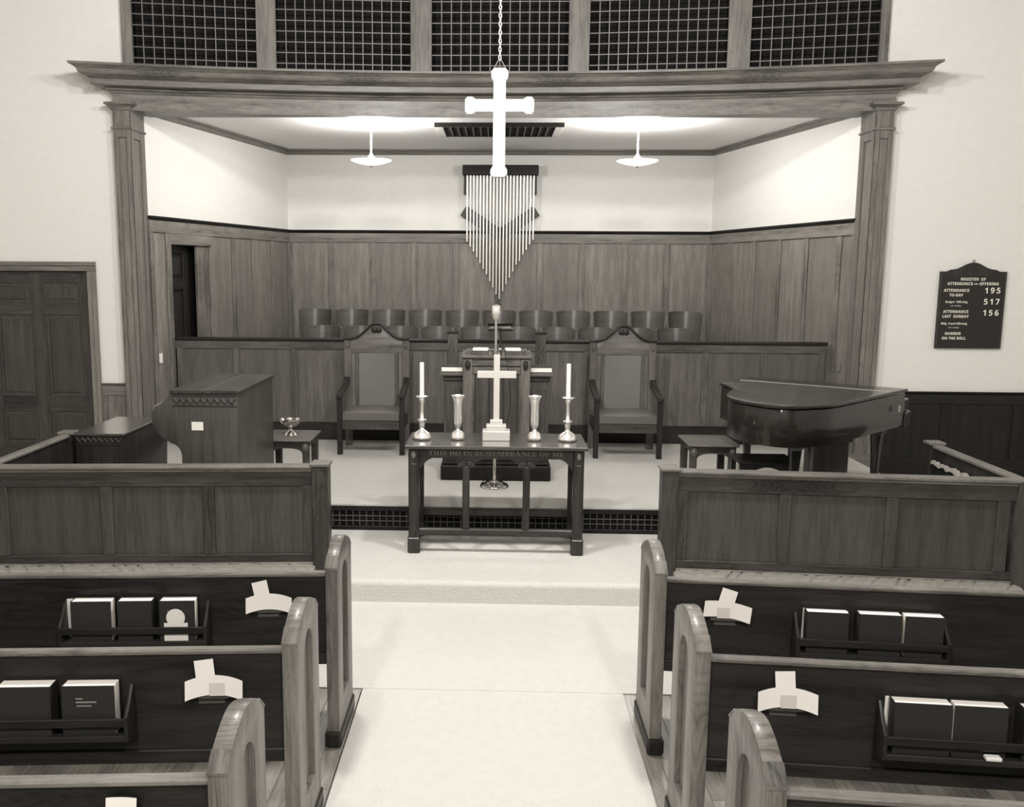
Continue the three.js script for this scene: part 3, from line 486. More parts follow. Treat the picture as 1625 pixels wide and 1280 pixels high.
{
  const t = thing('reading_lamp', 'black reading lamp with long shade on the pulpit desk', 'lamp', [0.045, 1.562, -8.73]);
  const sh = new THREE.CylinderGeometry(0.035, 0.035, 0.24, 18, 1, true, Math.PI * 0.5, Math.PI); sh.rotateZ(Math.PI / 2); part('shade', sh, Object.assign(M.pianoBlack.clone(), { side: THREE.DoubleSide }), t, [0, 0.2, 0.03]);
  part('trim_bar', cyl(0.005, 0.005, 0.2, 0, -0.1, 0, 8).rotateZ(Math.PI / 2), M.chrome, t, [0, 0.205, 0.067]);
  part('stem', cyl(0.008, 0.008, 0.2, 0, 0, 0, 10), M.pianoBlack, t); part('foot', cyl(0.05, 0.045, 0.012, 0, -0.01, 0, 18), M.pianoBlack, t);
}
{
  const t = thing('microphone_stand', 'chrome microphone stand on stepped round base before the pulpit', 'microphone', [0.002, P, -7.97]);
  part('base', lathe([[0, 0], [0.125, 0], [0.13, 0.008], [0.12, 0.022], [0.085, 0.03], [0.08, 0.044], [0.045, 0.056], [0.02, 0.066], [0, 0.066]], 36), M.chrome, t);
  part('pole', merge([cyl(0.013, 0.013, 0.9, 0, 0.05, 0, 12), cyl(0.011, 0.011, 0.55, 0, 0.95, 0, 12)]), M.chrome, t); part('clutch', lathe([[0.009, 0.9], [0.016, 0.91], [0.016, 0.97], [0.009, 0.98]], 14), M.chrome, t);
  const h = part('microphone_head', lathe([[0, 1.48], [0.016, 1.485], [0.034, 1.512], [0.039, 1.545], [0.039, 1.585], [0.03, 1.608], [0, 1.616]], 10), M.tube, t);
  part('yoke', new THREE.TorusGeometry(0.045, 0.0035, 6, 28, Math.PI).scale(0.95, 1.1, 1), M.wire, h, [0, 1.57, 0]);
  part('cable', tube([[0.01, 1.45, -0.02], [0.10, 1.1, -0.06], [0.13, 0.7, -0.05], [0.06, 0.45, -0.03], [0, 0.3, -0.015], [-0.05, 0.24, 0.0], [-0.085, 0.15, -0.02], [-0.09, 0.06, -0.04], [-0.12, 0.005, -0.08]], 0.0035, 48, 6), M.black, t);
}

// ---------------------------------------------------------------- communion table and what stands on it
const font = await new FontLoader().loadAsync('fonts/droid/droid_serif_bold.typeface.json');
const TZ = -6.70, TX = 0.013, TT = 1.0;
{
  const t = thing('communion_table', 'carved oak communion table with arched front and inscription', 'table', [TX, 0, 0]), W = 0.665, zb = -7.24;
  part('table_top', bb(-0.685, 0.685, TT - 0.028, TT, zb - 0.02, TZ + 0.025, 'x', 0.006), wood(0.06, 0.2, 1, 0.8), t);
  for (const sx of [-1, 1]) for (const z of [TZ - 0.045, zb + 0.045]) {
    const x = sx * (W - 0.045), l = part('leg', merge([bb(x - 0.04, x + 0.04, STEP, TT - 0.028, z - 0.04, z + 0.04, 'y', 0.012), bb(x - 0.022, x + 0.022, STEP + 0.16, 0.86, z - 0.044, z + 0.044, 'y', 0.006)]), plain(M.table), t);
    part('foot', bb(x - 0.047, x + 0.047, STEP, STEP + 0.125, z - 0.047, z + 0.047, 'y', 0.01), M.table[0], l);
    if (z > -7) part('medallion', oval(0.018, 0.028, 0.012), M.oak[0], l, [x, 0.925, z + 0.042]);
  }
  const s = new THREE.Shape(), yA = 0.898, yS = 0.80, arch = [[-0.575, -0.248], [-0.202, 0.208], [0.254, 0.575]];
  s.moveTo(-0.58, TT - 0.028); s.lineTo(-0.58, yS + 0.02);
  for (const [a, b] of arch) { const w = b - a; s.lineTo(a, yS + 0.012); s.bezierCurveTo(a + 0.02, yS + 0.03, a + w * 0.1, yA - 0.02, a + w * 0.3, yA); s.lineTo(b - w * 0.3, yA); s.bezierCurveTo(b - w * 0.1, yA - 0.02, b - 0.02, yS + 0.03, b, yS + 0.012); }
  s.lineTo(0.58, TT - 0.028); s.closePath();
  part('front_apron', prism(s, 0.03, XY, 'x', 0.003).translate(0, 0, TZ - 0.055), M.table[2], t);
  for (const x of [-0.225, 0.231]) { part('mullion', bb(x - 0.027, x + 0.027, STEP + 0.19, 0.84, TZ - 0.065, TZ - 0.02, 'y', 0.008), plain(M.table), t); part('leaf_carving', merge([oval(0.04, 0.022, 0.006).rotateZ(0.5).translate(-0.034, 0.008, 0), oval(0.04, 0.022, 0.006).rotateZ(-0.5).translate(0.034, 0.008, 0)]), M.table[0], t, [x, 0.845, TZ - 0.022]); }
  part('stretcher', bb(-0.60, 0.60, STEP + 0.135, STEP + 0.19, TZ - 0.07, TZ - 0.022, 'x', 0.006), M.table[0], t); part('stretcher', bb(-0.60, 0.60, STEP + 0.17, STEP + 0.225, zb + 0.02, zb + 0.065, 'x', 0.006), M.table[1], t);
  part('back_apron', bb(-0.58, 0.58, 0.87, TT - 0.028, zb + 0.03, zb + 0.06, 'x'), M.table[3], t);
  for (const sx of [-1, 1]) { part('side_apron', bb(sx * 0.62 - 0.015, sx * 0.62 + 0.015, 0.86, TT - 0.028, zb + 0.08, TZ - 0.08, 'z'), M.table[1], t); part('side_stretcher', bb(sx * 0.62 - 0.02, sx * 0.62 + 0.02, STEP + 0.135, STEP + 0.19, zb + 0.08, TZ - 0.08, 'z'), M.table[0], t); }
  let tg = new TextGeometry('THIS DO IN REMEMBRANCE OF ME', { font, size: 0.034, depth: 0.008, curveSegments: 3, bevelEnabled: false }); tg.computeBoundingBox(); const bw = tg.boundingBox.max.x; tg.scale(1.02 / bw, 1, 1); tg.translate(-0.51, 0.922, TZ - 0.026);
  part('inscription', uvm(tg, 'x'), wood(0.12, 0.35, 0, 0.3), t);
}
{
  const t = thing('brass_cross', 'polished altar cross on three-tiered base at centre of the table', 'cross', [0.012, TT, -6.97]);
  for (const [w, y0, y1, d] of [[0.105, 0, 0.075, 0.07], [0.076, 0.075, 0.118, 0.052], [0.048, 0.118, 0.155, 0.035]]) part('tier', bb(-w, w, y0, y1, -d, d, 'x', 0.004), M.altarCross, t);
  part('upright', bb(-0.0235, 0.0235, 0.155, 0.66, -0.012, 0.012, 'y', 0.003), M.altarCross, t); part('crossbar', bb(-0.15, 0.15, 0.48, 0.534, -0.0125, 0.0125, 'x', 0.003), M.altarCross, t);
}
function candlestick(x, labels) {
  const t = thing('candlestick', labels[0], 'candlestick', [x, TT, -6.95], 0, 'brass candlesticks on the communion table');
  part('base', lathe([[0, 0], [0.074, 0], [0.076, 0.02], [0.068, 0.034], [0.06, 0.05], [0.042, 0.062], [0.02, 0.078], [0.016, 0.09]], 8), M.brass, t);
  part('stem', lathe([[0.014, 0.085], [0.02, 0.1], [0.023, 0.125], [0.019, 0.14], [0.034, 0.15], [0.034, 0.155], [0.016, 0.162], [0.013, 0.22], [0.014, 0.285], [0.02, 0.297], [0.021, 0.318], [0.012, 0.322]], 24), M.brass, t);
  part('drip_pan', lathe([[0.01, 0.318], [0.03, 0.322], [0.046, 0.333], [0.048, 0.337], [0.04, 0.335], [0.022, 0.33], [0.01, 0.33]], 28), M.brass, t);
  one('candle', merge([lathe([[0, 0.33], [0.0175, 0.33], [0.017, 0.59], [0.014, 0.597], [0, 0.598]], 20)]), M.wax, labels[1], 'candle', [x, TT, -6.95], undefined, 'tall white altar candles');
}
candlestick(-0.563, ['brass candlestick at the organ-side end of the communion table', 'tall white candle in the candlestick at the organ-side end']);
candlestick(0.561, ['brass candlestick at the piano-side end of the communion table', 'tall white candle in the candlestick at the piano-side end']);
for (const [x, l] of [[-0.284, 'slim polished vase between altar cross and organ-side candlestick'], [0.308, 'slim polished vase between altar cross and piano-side candlestick']]) {
  const t = thing('altar_vase', l, 'vase', [x, TT, -6.95], 0, 'polished vases on the communion table');
  part('foot', lathe([[0, 0], [0.054, 0], [0.056, 0.02], [0.05, 0.05], [0.034, 0.064], [0.016, 0.076], [0.014, 0.086]], 8), M.brass, t);
  part('body', lathe([[0.014, 0.084], [0.022, 0.1], [0.031, 0.13], [0.033, 0.16], [0.032, 0.22], [0.034, 0.29], [0.042, 0.325], [0.052, 0.342], [0.053, 0.346], [0.05, 0.346], [0.038, 0.326], [0.03, 0.29], [0.028, 0.16], [0, 0.11]], 12), M.brass, t);
}

// ---------------------------------------------------------------- front rails with their returns, cushions
function frontRail(s, label, cushionLabel) {
  const t = thing('chancel_rail', label, 'railing', [s * 1.17, 0, -6.30], 0, 'panelled rails before the chancel'), r = [0, -s * TURN, 0], L = 2.46, b0 = STEP;
  const X = (a, b, y0, y1, z0, z1, g, bev) => bb(Math.min(s * a, s * b), Math.max(s * a, s * b), y0, y1, z0, z1, g, bev);
  const q = part('post', X(0, 0.115, b0, 0.925, -0.06, 0.06, 'y', 0.006), M.pew[2], t); part('post_cap', X(-0.012, 0.127, 0.925, 0.95, -0.072, 0.072, 'x', 0.006), M.oak[0], q);
  part('cap', X(0.115, L, 0.905, 0.932, -0.05, 0.05, 'x', 0.01), M.oak[0], t, undefined, r); part('cap_moulding', X(0.115, L, 0.885, 0.905, -0.035, 0.036, 'x', 0.008), M.oak[2], t, undefined, r);
  part('top_rail', X(0.115, L, 0.78, 0.885, -0.025, 0.025, 'x'), M.pew[2], t, undefined, r);
  part('bottom_rail', X(0.115, L, 0.225, 0.285, -0.025, 0.025, 'x'), M.pew[2], t, undefined, r);
  part('base_board', X(0.115, L, b0, 0.215, -0.03, 0.03, 'x'), M.pew[0], t, undefined, r); part('base_moulding', X(0.115, L, 0.21, 0.226, -0.03, 0.045, 'x', 0.006), M.oak[0], t, undefined, r);
  const st = [[0.115, 0.19], [0.81, 0.89], [1.52, 1.60], [2.24, 2.32]];
  for (const [a, b] of st) part('stile', X(a, b, 0.285, 0.78, -0.025, 0.025, 'y'), plain(M.pew), t, undefined, r);
  for (let k = 0; k + 1 < st.length; k++) part('panel', X(st[k][1], st[k + 1][0], 0.285, 0.78, -0.012, 0.006, 'y', 0.001), quart(M.pew), t, undefined, r);
  const ex = s * (L - 0.06) * Math.cos(TURN), ez = (L - 0.06) * Math.sin(TURN);                                 // corner post and side return
  part('corner_post', bb(ex - 0.05, ex + 0.05, b0, 0.925, ez - 0.05, ez + 0.05, 'y', 0.006), M.pew[0], t);
  part('return_cap', bb(ex - 0.04, ex + 0.04, 0.90, 0.93, ez - 1.24, ez - 0.02, 'z', 0.008), M.oak[0], t); part('return_panel', bb(ex - 0.02, ex + 0.02, b0, 0.90, ez - 1.22, ez - 0.05, 'y'), M.dark[0], t);
  const e = part('return_post', bb(ex - 0.055, ex + 0.055, b0, 0.925, ez - 1.33, ez - 1.22, 'y', 0.006), M.dark[1], t); part('post_cap', bb(ex - 0.065, ex + 0.065, 0.925, 0.95, ez - 1.34, ez - 1.21, 'x', 0.006), M.oak[0], e);
  // long creased kneeling cushion on the step before the rail
  const len = 2.28, nx = 640, g = new THREE.BoxGeometry(len, 0.072, 0.15, nx, 4, 10), p = g.attributes.position, cr = []; for (let k = 0; k < 22; k++) cr.push([-len / 2 + (k + rnd() * 0.8) * len / 22, 0.4 + rnd() * 0.5, 0.006 + rnd() * 0.012, 0.006 + rnd() * 0.008]);
  for (let i = 0; i < p.count; i++) {
    let x = p.getX(i), y = p.getY(i), z = p.getZ(i); const ez2 = Math.abs(z) / 0.075, ey = Math.abs(y) / 0.036, ex2 = Math.max(0, (Math.abs(x) - len / 2 + 0.05) / 0.05);
    const round = 1 - 0.22 * Math.pow(ez2, 4) * (ey > 0.5 ? 1 : 0) - 0.4 * ex2 * ex2; y *= round; z *= 1 - 0.12 * Math.pow(ey, 4) - 0.3 * ex2 * ex2;
    if (y > 0) { for (const [cx, sl, dp, wd] of cr) { const d = (x - cx - s * -z * sl) / wd; y -= dp * Math.exp(-d * d); } y += 0.004 * n2(x * 9, z * 14); }
    p.setXYZ(i, x, y, z);
  }
  g.computeVertexNormals(); const cx = 0.09 + len / 2, c = one('kneeling_cushion', g, M.cushion, cushionLabel, 'cushion', [s * (1.17 + cx * Math.cos(TURN)), STEP + 0.036, -6.30 + cx * Math.sin(TURN) + 0.125], [0, -s * TURN, 0], 'long kneeling cushions at the chancel rails');
}
frontRail(-1, 'panelled oak chancel rail with end post before the organ', 'long creased grey cushion at the foot of the rail before the organ');
frontRail(1, 'panelled oak chancel rail with end post before the piano', 'long creased grey cushion at the foot of the rail before the piano');
{ // crumpled pale cloth over the return of the piano-side rail
  const g = new THREE.BoxGeometry(0.03, 0.035, 0.62, 3, 3, 60), p = g.attributes.position; for (let i = 0; i < p.count; i++) { const z = p.getZ(i); p.setXYZ(i, p.getX(i) * (1 + 0.5 * n2(z * 14, 3)) + 0.008 * n2(z * 20, 1), p.getY(i) * (0.8 + 0.4 * n2(z * 16, 9)) + 0.006 * Math.sin(z * 42), z); }
  g.computeVertexNormals(); one('folded_cloth', g, new THREE.MeshStandardMaterial({ color: col(0.35), roughness: 0.8 }), 'crumpled pale cloth strip hung inside the side rail by the piano', 'cloth', [3.508, 0.80, -6.98], [0, 0, 0]);
}

// ---------------------------------------------------------------- organ console, cabinet, piano
function zigzag(w, h, d, n) { // carved interlaced band, seen along +z
  const a = []; for (let k = 0; k < n; k++) { const x = -w / 2 + (k + 0.5) * w / n; for (const s of [-1, 1]) { const g = bx(w / n * 1.15, h * 0.12, d, 0, 0, 0, 'x', 0.002); g.rotateZ(s * 0.85); g.translate(x + s * w / n * 0.22, s * -h * 0.0, 0); a.push(g); } } return merge(a);
}
{
  const t = thing('organ_console', 'tall oak organ console with carved band and paper label', 'organ'), z0 = -6.80, z1 = -7.89, xl = -2.46, xr = -1.955;
  const pr = new THREE.Shape(); pr.moveTo(xl + 0.06, P); pr.lineTo(xr, P); pr.lineTo(xr, 1.355); pr.lineTo(xl, 1.355); pr.lineTo(xl - 0.165, 1.21); pr.lineTo(xl - 0.16, 1.12); pr.quadraticCurveTo(xl - 0.10, 1.0, xl + 0.01, 0.96); pr.quadraticCurveTo(xl + 0.06, 0.93, xl + 0.06, 0.86); pr.closePath();
  part('case', prism(pr, z0 - z1, [[1, 0, 0], [0, 1, 0], [0, 0, 1]], 'y', 0.004).translate(0, 0, z1), M.organ[1], t);
  for (const [a, b] of [[xl - 0.015, -2.218], [-2.214, xr + 0.012]]) part('top_board', bb(a, b, 1.355, 1.385, z1 - 0.01, z0 + 0.015, 'z', 0.006), plain(M.organ), t);
  part('carved_band', zigzag(0.475, 0.085, 0.008, 9), M.organ[0], t, [-2.208, 1.302, z0 + 0.004]);
  part('band_border', merge([bb(xl + 0.005, xr - 0.005, 1.262, 1.268, z0 - 0.002, z0 + 0.006, 'x'), bb(xl + 0.005, xr - 0.005, 1.338, 1.344, z0 - 0.002, z0 + 0.006, 'x')]), M.organ[2], t);
  part('paper_label', bb(-2.315, -2.225, 1.075, 1.14, z0 + 0.0005, z0 + 0.002, 'x', 0.0005), M.paper, t);
}
{
  const t = thing('sheet_music', 'small open white music sheet on the organ console desk', 'paper', [-2.70, 1.20, -7.25]);
  part('sheet', bx(0.1, 0.002, 0.16, 0, 0, 0, 'x', 0.0004), M.paper, t, [0, 0.02, 0], [0, 0, 0.5]);
}
{
  const t = thing('wooden_cabinet', 'low glossy oak cabinet with carved band and curved far end', 'cabinet'), x0 = -3.455, x1 = -3.06, z0 = -7.29, y1 = 0.95;
  const pr = new THREE.Shape(); pr.moveTo(-z0, P); pr.lineTo(-z0, y1 - 0.02); pr.lineTo(8.12, y1 - 0.02); pr.quadraticCurveTo(8.42, y1 - 0.05, 8.50, y1 - 0.22); pr.lineTo(8.30, y1 - 0.24); pr.lineTo(8.26, P); pr.closePath();
  part('case', prism(pr, x1 - x0, [[0, 0, -1], [0, 1, 0], [1, 0, 0]], 'y', 0.003).translate(x0, 0, 0), M.dark[1], t);
  part('top_board', bb(x0 - 0.012, x1 + 0.012, y1 - 0.02, y1, -8.15, z0 + 0.012, 'z', 0.005), wood(0.07, 0.15, 1, 0.9), t);
  part('carved_band', zigzag(0.37, 0.07, 0.008, 8), M.organ[0], t, [(x0 + x1) / 2, y1 - 0.055, z0 + 0.004]);
  part('band_border', bb(x0, x1, y1 - 0.098, y1 - 0.09, z0 - 0.002, z0 + 0.006, 'x'), M.dark[0], t);
}
{ // baby grand piano, lid closed, tail towards the aisle
  const Y = 1.335, t = thing('grand_piano', 'polished dark baby grand piano with closed lid', 'piano');
  const C = [3.471, -7.729], B = [2.373, -8.52], curve = [[2.60, -6.845], [2.48, -6.745], [2.358, -6.685], [2.192, -6.638], [2.048, -6.672], [1.919, -6.816], [1.835, -7.0], [1.83, -7.2], [1.90, -7.42], [1.985, -7.63], [2.0, -7.82], [1.974, -8.038]];
  const outline = (k, drop = 0) => { const s = new THREE.Shape(), cx = 2.5, cz = -7.5, f = ([x, z]) => new THREE.Vector2(cx + (x - cx) * k, -(cz + (z - cz) * k)); s.moveTo(f(C).x, f(C).y); s.lineTo(f(curve[0]).x, f(curve[0]).y); s.splineThru(curve.slice(1).map(f)); s.lineTo(f(B).x, f(B).y); s.closePath(); return s; };
  const UP = [[1, 0, 0], [0, 0, -1], [0, 1, 0]];
  part('rim', prism(outline(0.975), 0.28, UP, 'x', 0.006, 24).translate(0, Y - 0.315, 0), M.piano, t);
  part('lid', prism(outline(1), 0.026, UP, 'x', 0.006, 24).translate(0, Y - 0.026, 0), M.piano, t);
  const dir = [C[0] - B[0], C[1] - B[1]], dl = Math.hypot(...dir), ang = Math.atan2(-dir[1], dir[0]), nrm = [dir[1] / dl, -dir[0] / dl]; // nrm points to the player
  const mid = [(B[0] + C[0]) / 2, (B[1] + C[1]) / 2];
  part('lid_hinge', bx(dl * 0.93, 0.004, 0.012, 0, 0, 0, 'x', 0.001), M.plate, t, [mid[0] - nrm[0] * 0.30 - 0.03, Y + 0.001, mid[1] - nrm[1] * 0.30], [0, ang, 0]);
  part('keybed', bx(dl * 1.0, 0.13, 0.2, 0, 0, 0, 'x', 0.01), M.piano, t, [mid[0] + nrm[0] * 0.08, Y - 0.27, mid[1] + nrm[1] * 0.08], [0, ang, 0]);
  for (const k of [-1, 1]) part('cheek_block', bx(0.07, 0.1, 0.16, 0, 0, 0, 'x', 0.01), M.pianoBlack, t, [mid[0] + nrm[0] * 0.1 + k * dir[0] * 0.46, Y - 0.15, mid[1] + nrm[1] * 0.1 + k * dir[1] * 0.46], [0, ang, 0]);
  const leg = lathe([[0.036, 0], [0.036, 0.05], [0.03, 0.07], [0.042, 0.38], [0.058, 0.56], [0.06, 0.58], [0.075, 0.585], [0.078, 0.64]], 4); leg.rotateY(Math.PI / 4);
  for (const [x, z] of [[2.30, -6.95], [2.29, -8.22], [3.22, -7.68]]) part('leg', leg.clone(), M.pianoBlack, t, [x, P, z]);
  part('pedal_lyre', merge([bx(0.03, 0.5, 0.03, -0.07, 0.35, 0), bx(0.03, 0.5, 0.03, 0.07, 0.35, 0), bx(0.24, 0.07, 0.1, 0, 0.1, 0)]), M.pianoBlack, t, [2.55, P, -7.55], [0, ang, 0]);
  part('paper_label', bx(0.045, 0.055, 0.002, 0, 0, 0, 'x', 0.0005), new THREE.MeshStandardMaterial({ color: col(0.32), roughness: 0.8 }), t, [3.335, 1.19, -7.555], [0, 0.78, 0]);
}
{
  const t = thing('piano_bench', 'dark bench with curved apron standing under the piano', 'bench', [2.17, P, -7.32]), h = 0.43, w = 0.23, d = 0.16;
  part('seat', bb(-w, w, h - 0.03, h, -d, d, 'x', 0.008), M.deep[0], t);
  for (const sx of [-1, 1]) for (const sz of [-1, 1]) part('leg', bb(sx * (w - 0.03) - 0.02, sx * (w - 0.03) + 0.02, 0, h - 0.03, sz * (d - 0.03) - 0.02, sz * (d - 0.03) + 0.02, 'y'), M.pianoBlack, t);
  const s = new THREE.Shape(); s.moveTo(-w + 0.05, 0); s.lineTo(w - 0.05, 0); s.lineTo(w - 0.05, -0.1); s.quadraticCurveTo(0.06, -0.02, 0, -0.025); s.quadraticCurveTo(-0.06, -0.02, -w + 0.05, -0.1); s.closePath();
  part('apron', prism(s, 0.02, XY, 'x').translate(0, h - 0.03, d - 0.04), M.deep[0], t);
}
{
  const t = thing('wooden_stool', 'low boxy wooden stool standing behind the piano', 'stool', [3.05, P, -8.35]), h = 0.43;
  part('seat', bb(-0.18, 0.18, h - 0.03, h, -0.16, 0.16, 'x', 0.008), M.pew[0], t); part('body', bb(-0.155, 0.155, 0.03, h - 0.03, -0.135, 0.135, 'y', 0.006), M.pew[1], t); part('foot', bb(-0.165, 0.165, 0, 0.03, -0.145, 0.145, 'x', 0.004), M.dark[0], t);
}
one('pen', cyl(0.004, 0.004, 0.07, 0, -0.035, 0, 8).rotateZ(Math.PI / 2), M.black, 'small black pen lying on the platform carpet', 'pen', [1.56, P + 0.0045, -7.95], [0, -0.5, 0]);

// ---------------------------------------------------------------- attendance board
{
  const t = thing('register_board', 'dark attendance board with white lettering and scrolled top', 'notice board', [4.868, 1.53, ZP]), W = 0.332, Hh = 0.785;
  const s = new THREE.Shape(); s.moveTo(-W, 0); s.lineTo(W, 0); s.lineTo(W, Hh); s.lineTo(0.27, Hh); s.bezierCurveTo(0.24, Hh + 0.005, 0.235, Hh + 0.022, 0.205, Hh + 0.02); s.bezierCurveTo(0.12, Hh + 0.025, 0.08, Hh + 0.09, 0, Hh + 0.09); s.bezierCurveTo(-0.08, Hh + 0.09, -0.12, Hh + 0.025, -0.205, Hh + 0.02); s.bezierCurveTo(-0.235, Hh + 0.022, -0.24, Hh + 0.005, -0.27, Hh); s.lineTo(-W, Hh); s.closePath();
  part('board', prism(s, 0.028, XY, 'y', 0.004), wood(0.03, 0.45, 0, 0.1), t, [0, 0, 0.002]);
  const cv = document.createElement('canvas'); cv.width = 1024; cv.height = 1220; const x = cv.getContext('2d');
  x.fillStyle = '#211d19'; x.fillRect(0, 0, 1024, 1220); x.fillStyle = '#e9e4d6'; x.textBaseline = 'middle';
  const put = (txt, cx, cy, size, align = 'center', w = 'bold', max = 1000, f = 'sans-serif') => { x.font = `${w} ${size}px ${f}`; x.textAlign = align; x.fillText(txt, cx, cy, max); };
  put('REGISTER  OF', 512, 62, 66, 'center', 'bold', 470); put('ATTENDANCE', 300, 138, 66, 'center', 'bold', 440); put('AND', 562, 142, 34, 'center', 'bold', 70); put('OFFERING', 780, 138, 66, 'center', 'bold', 340);
  put('ATTENDANCE', 250, 250, 66, 'center', 'bold', 430); put('TO-DAY', 250, 330, 64, 'center', 'bold', 230); put('Budget  Offering', 262, 444, 48, 'center', 'bold', 370, 'serif'); put('Last  Sunday', 255, 508, 30, 'center', 'normal', 230, 'serif');
  put('ATTENDANCE', 265, 608, 66, 'center', 'bold', 440); put('LAST  SUNDAY', 265, 688, 66, 'center', 'bold', 500); put('Bldg. Fund Offering', 250, 810, 48, 'center', 'bold', 440, 'serif'); put('Last  Sunday', 250, 876, 30, 'center', 'normal', 230, 'serif');
  put('NUMBER', 245, 980, 64, 'center', 'bold', 280); put('ON THE ROLL', 265, 1060, 64, 'center', 'bold', 410);
  [['195', 240], ['517', 428], ['156', 616]].forEach(([n, y]) => [...n].forEach((c, i) => put(c, 750 + i * 98, y + 10, 132)));
  const tx = new THREE.CanvasTexture(cv); tx.colorSpace = THREE.SRGBColorSpace; tx.magFilter = THREE.LinearFilter;
  const pg = new THREE.PlaneGeometry(0.62, 0.738); part('lettering_panel', pg, new THREE.MeshStandardMaterial({ map: tx, roughness: 0.7 }), t, [0, 0.376, 0.0315]);
  part('frame_edge', merge([bb(-W, -0.31, 0, Hh, 0.028, 0.036, 'y', 0.002), bb(0.31, W, 0, Hh, 0.028, 0.036, 'y', 0.002), bb(-0.31, 0.31, 0, 0.008, 0.028, 0.036, 'x', 0.002)]), wood(0.035, 0.45, 0, 0.2), t);
  part('hook', new THREE.TorusGeometry(0.012, 0.003, 6, 16), M.wire, t, [0, Hh + 0.105, 0.015]);
}

// ---------------------------------------------------------------- pews, hymnals, cards
const PEW_X = 0.75, archPts = [[0, 0.905], [0.05, 0.948], [0.09, 0.97], [0.15, 0.992], [0.205, 1.0], [0.26, 0.992], [0.32, 0.97], [0.36, 0.948], [0.41, 0.905]];
function pew(s, z0, label, rackSpan) {
  const t = thing('pew', label, 'pew', [s * PEW_X + (s > 0 ? 0.008 : 0.012), 0, z0], 0, 'oak pews along the aisle'), r = [0, -s * TURN, 0], L = 3.3;
  const X = (a, b, y0, y1, z0, z1, g, bev) => bb(Math.min(s * a, s * b), Math.max(s * a, s * b), y0, y1, z0, z1, g, bev), BAS = [[0, 0, -1], [0, 1, 0], [s, 0, 0]];
  const sh = new THREE.Shape(); sh.moveTo(0, 0.02); sh.lineTo(0.41, 0.02); sh.lineTo(0.41, 0.905); sh.lineTo(0.36, 0.948); sh.splineThru(archPts.slice(2, -2).reverse().concat([[0.05, 0.948]]).map((q) => new THREE.Vector2(...q))); sh.lineTo(0, 0.905); sh.closePath();
  const hole = new THREE.Path(); hole.moveTo(0.125, 0.215); hole.lineTo(0.125, 0.80); hole.bezierCurveTo(0.13, 0.845, 0.165, 0.876, 0.205, 0.878); hole.bezierCurveTo(0.245, 0.876, 0.28, 0.845, 0.285, 0.80); hole.lineTo(0.285, 0.215); hole.closePath();
  const sh2 = sh.clone(); sh2.holes.push(hole); const hs = new THREE.Shape(hole.getPoints(10).map((q) => new THREE.Vector2(0.205 + (q.x - 0.205) * 1.04, 0.54 + (q.y - 0.54) * 1.012)));
  const fm = plain(M.seat), e = part('end_panel', prism(sh2, 0.06, BAS, 'y', 0.007).translate(s * -0.004, 0, 0), fm, t); part('sunk_panel', prism(hs, 0.024, BAS, 'y').translate(s * 0.018, 0, 0), pick(M.seat), e);
  for (const a of [0, 0.36]) part('shoulder_block', prism(poly(a ? [[0.355, 0.945], [0.412, 0.897], [0.412, 0.907], [0.36, 0.952]] : [[-0.002, 0.897], [0.055, 0.945], [0.05, 0.952], [-0.002, 0.907]]), 0.062, BAS, 'z', 0.003).translate(s * -0.005, 0, 0), fm, e);
  part('plinth', X(-0.012, 0.068, 0, 0.085, -0.425, 0.014, 'z', 0.012), M.dark[0], e);
  part('back', X(0.055, L, 0.425, 0.853, -0.066, -0.04, 'x'), plain(M.dark), t, undefined, r);
  part('back_cap', X(0.05, L, 0.852, 0.874, -0.072, -0.028, 'x', 0.006), plain(M.seat), t, undefined, r);
  part('back_lower_rail', X(0.055, L, 0.415, 0.47, -0.07, -0.03, 'x'), M.dark[2], t, undefined, r);
  part('seat', X(0.055, L, 0.415, 0.445, -0.44, -0.07, 'x', 0.01), M.seat[0], t, undefined, r);
  for (const a of [1.55, 3.1]) part('support', X(a, a + 0.04, 0, 0.415, -0.40, -0.07, 'y'), M.dark[0], t, undefined, r);
  if (rackSpan) {
    const [a, b] = rackSpan, k = part('book_rack', X(a, b, 0.556, 0.571, -0.04, 0.055, 'x', 0.003), M.dark[0], t, undefined, r);
    part('rack_lip', X(a, b, 0.556, 0.578, 0.05, 0.062, 'x', 0.002), M.dark[1], k); part('rack_bar', X(a, b, 0.612, 0.646, 0.05, 0.062, 'x', 0.003), M.dark[2], k);
    for (const c of [a, b]) part('rack_bracket', prism(poly([[0.04, 0.50], [0.04, 0.74], [0.02, 0.745], [-0.02, 0.69], [-0.062, 0.65], [-0.062, 0.556], [-0.01, 0.54]]), 0.014, [[0, 0, -1], [0, 1, 0], [1, 0, 0]], 'y', 0.002).translate(s * c - 0.007, 0, 0), M.dark[0], k);
  }
  const h = part('card_holder', X(0.26, 0.40, 0.685, 0.70, -0.04, -0.012, 'x', 0.002), M.grate, t, undefined, r); part('holder_back', X(0.28, 0.38, 0.655, 0.70, -0.04, -0.034, 'x', 0.002), M.grate, h); part('clip', X(s > 0 ? 0.395 : 0.255, s > 0 ? 0.4 : 0.26, 0.69, 0.775, -0.016, -0.011, 'y', 0.001), M.grate, h);
  return t;
}
const PZ = [-4.12, -3.24, -2.345], SIDE = { '-1': 'organ-side', '1': 'piano-side' }, ROWN = ['front', 'second', 'third'];
const at = (s, k, a, y, z) => { const c = Math.cos(-s * TURN), n = Math.sin(-s * TURN), x = s * a; return [s * PEW_X + (s > 0 ? 0.008 : 0.012) + x * c + z * n, y, PZ[k] - x * n + z * c]; };
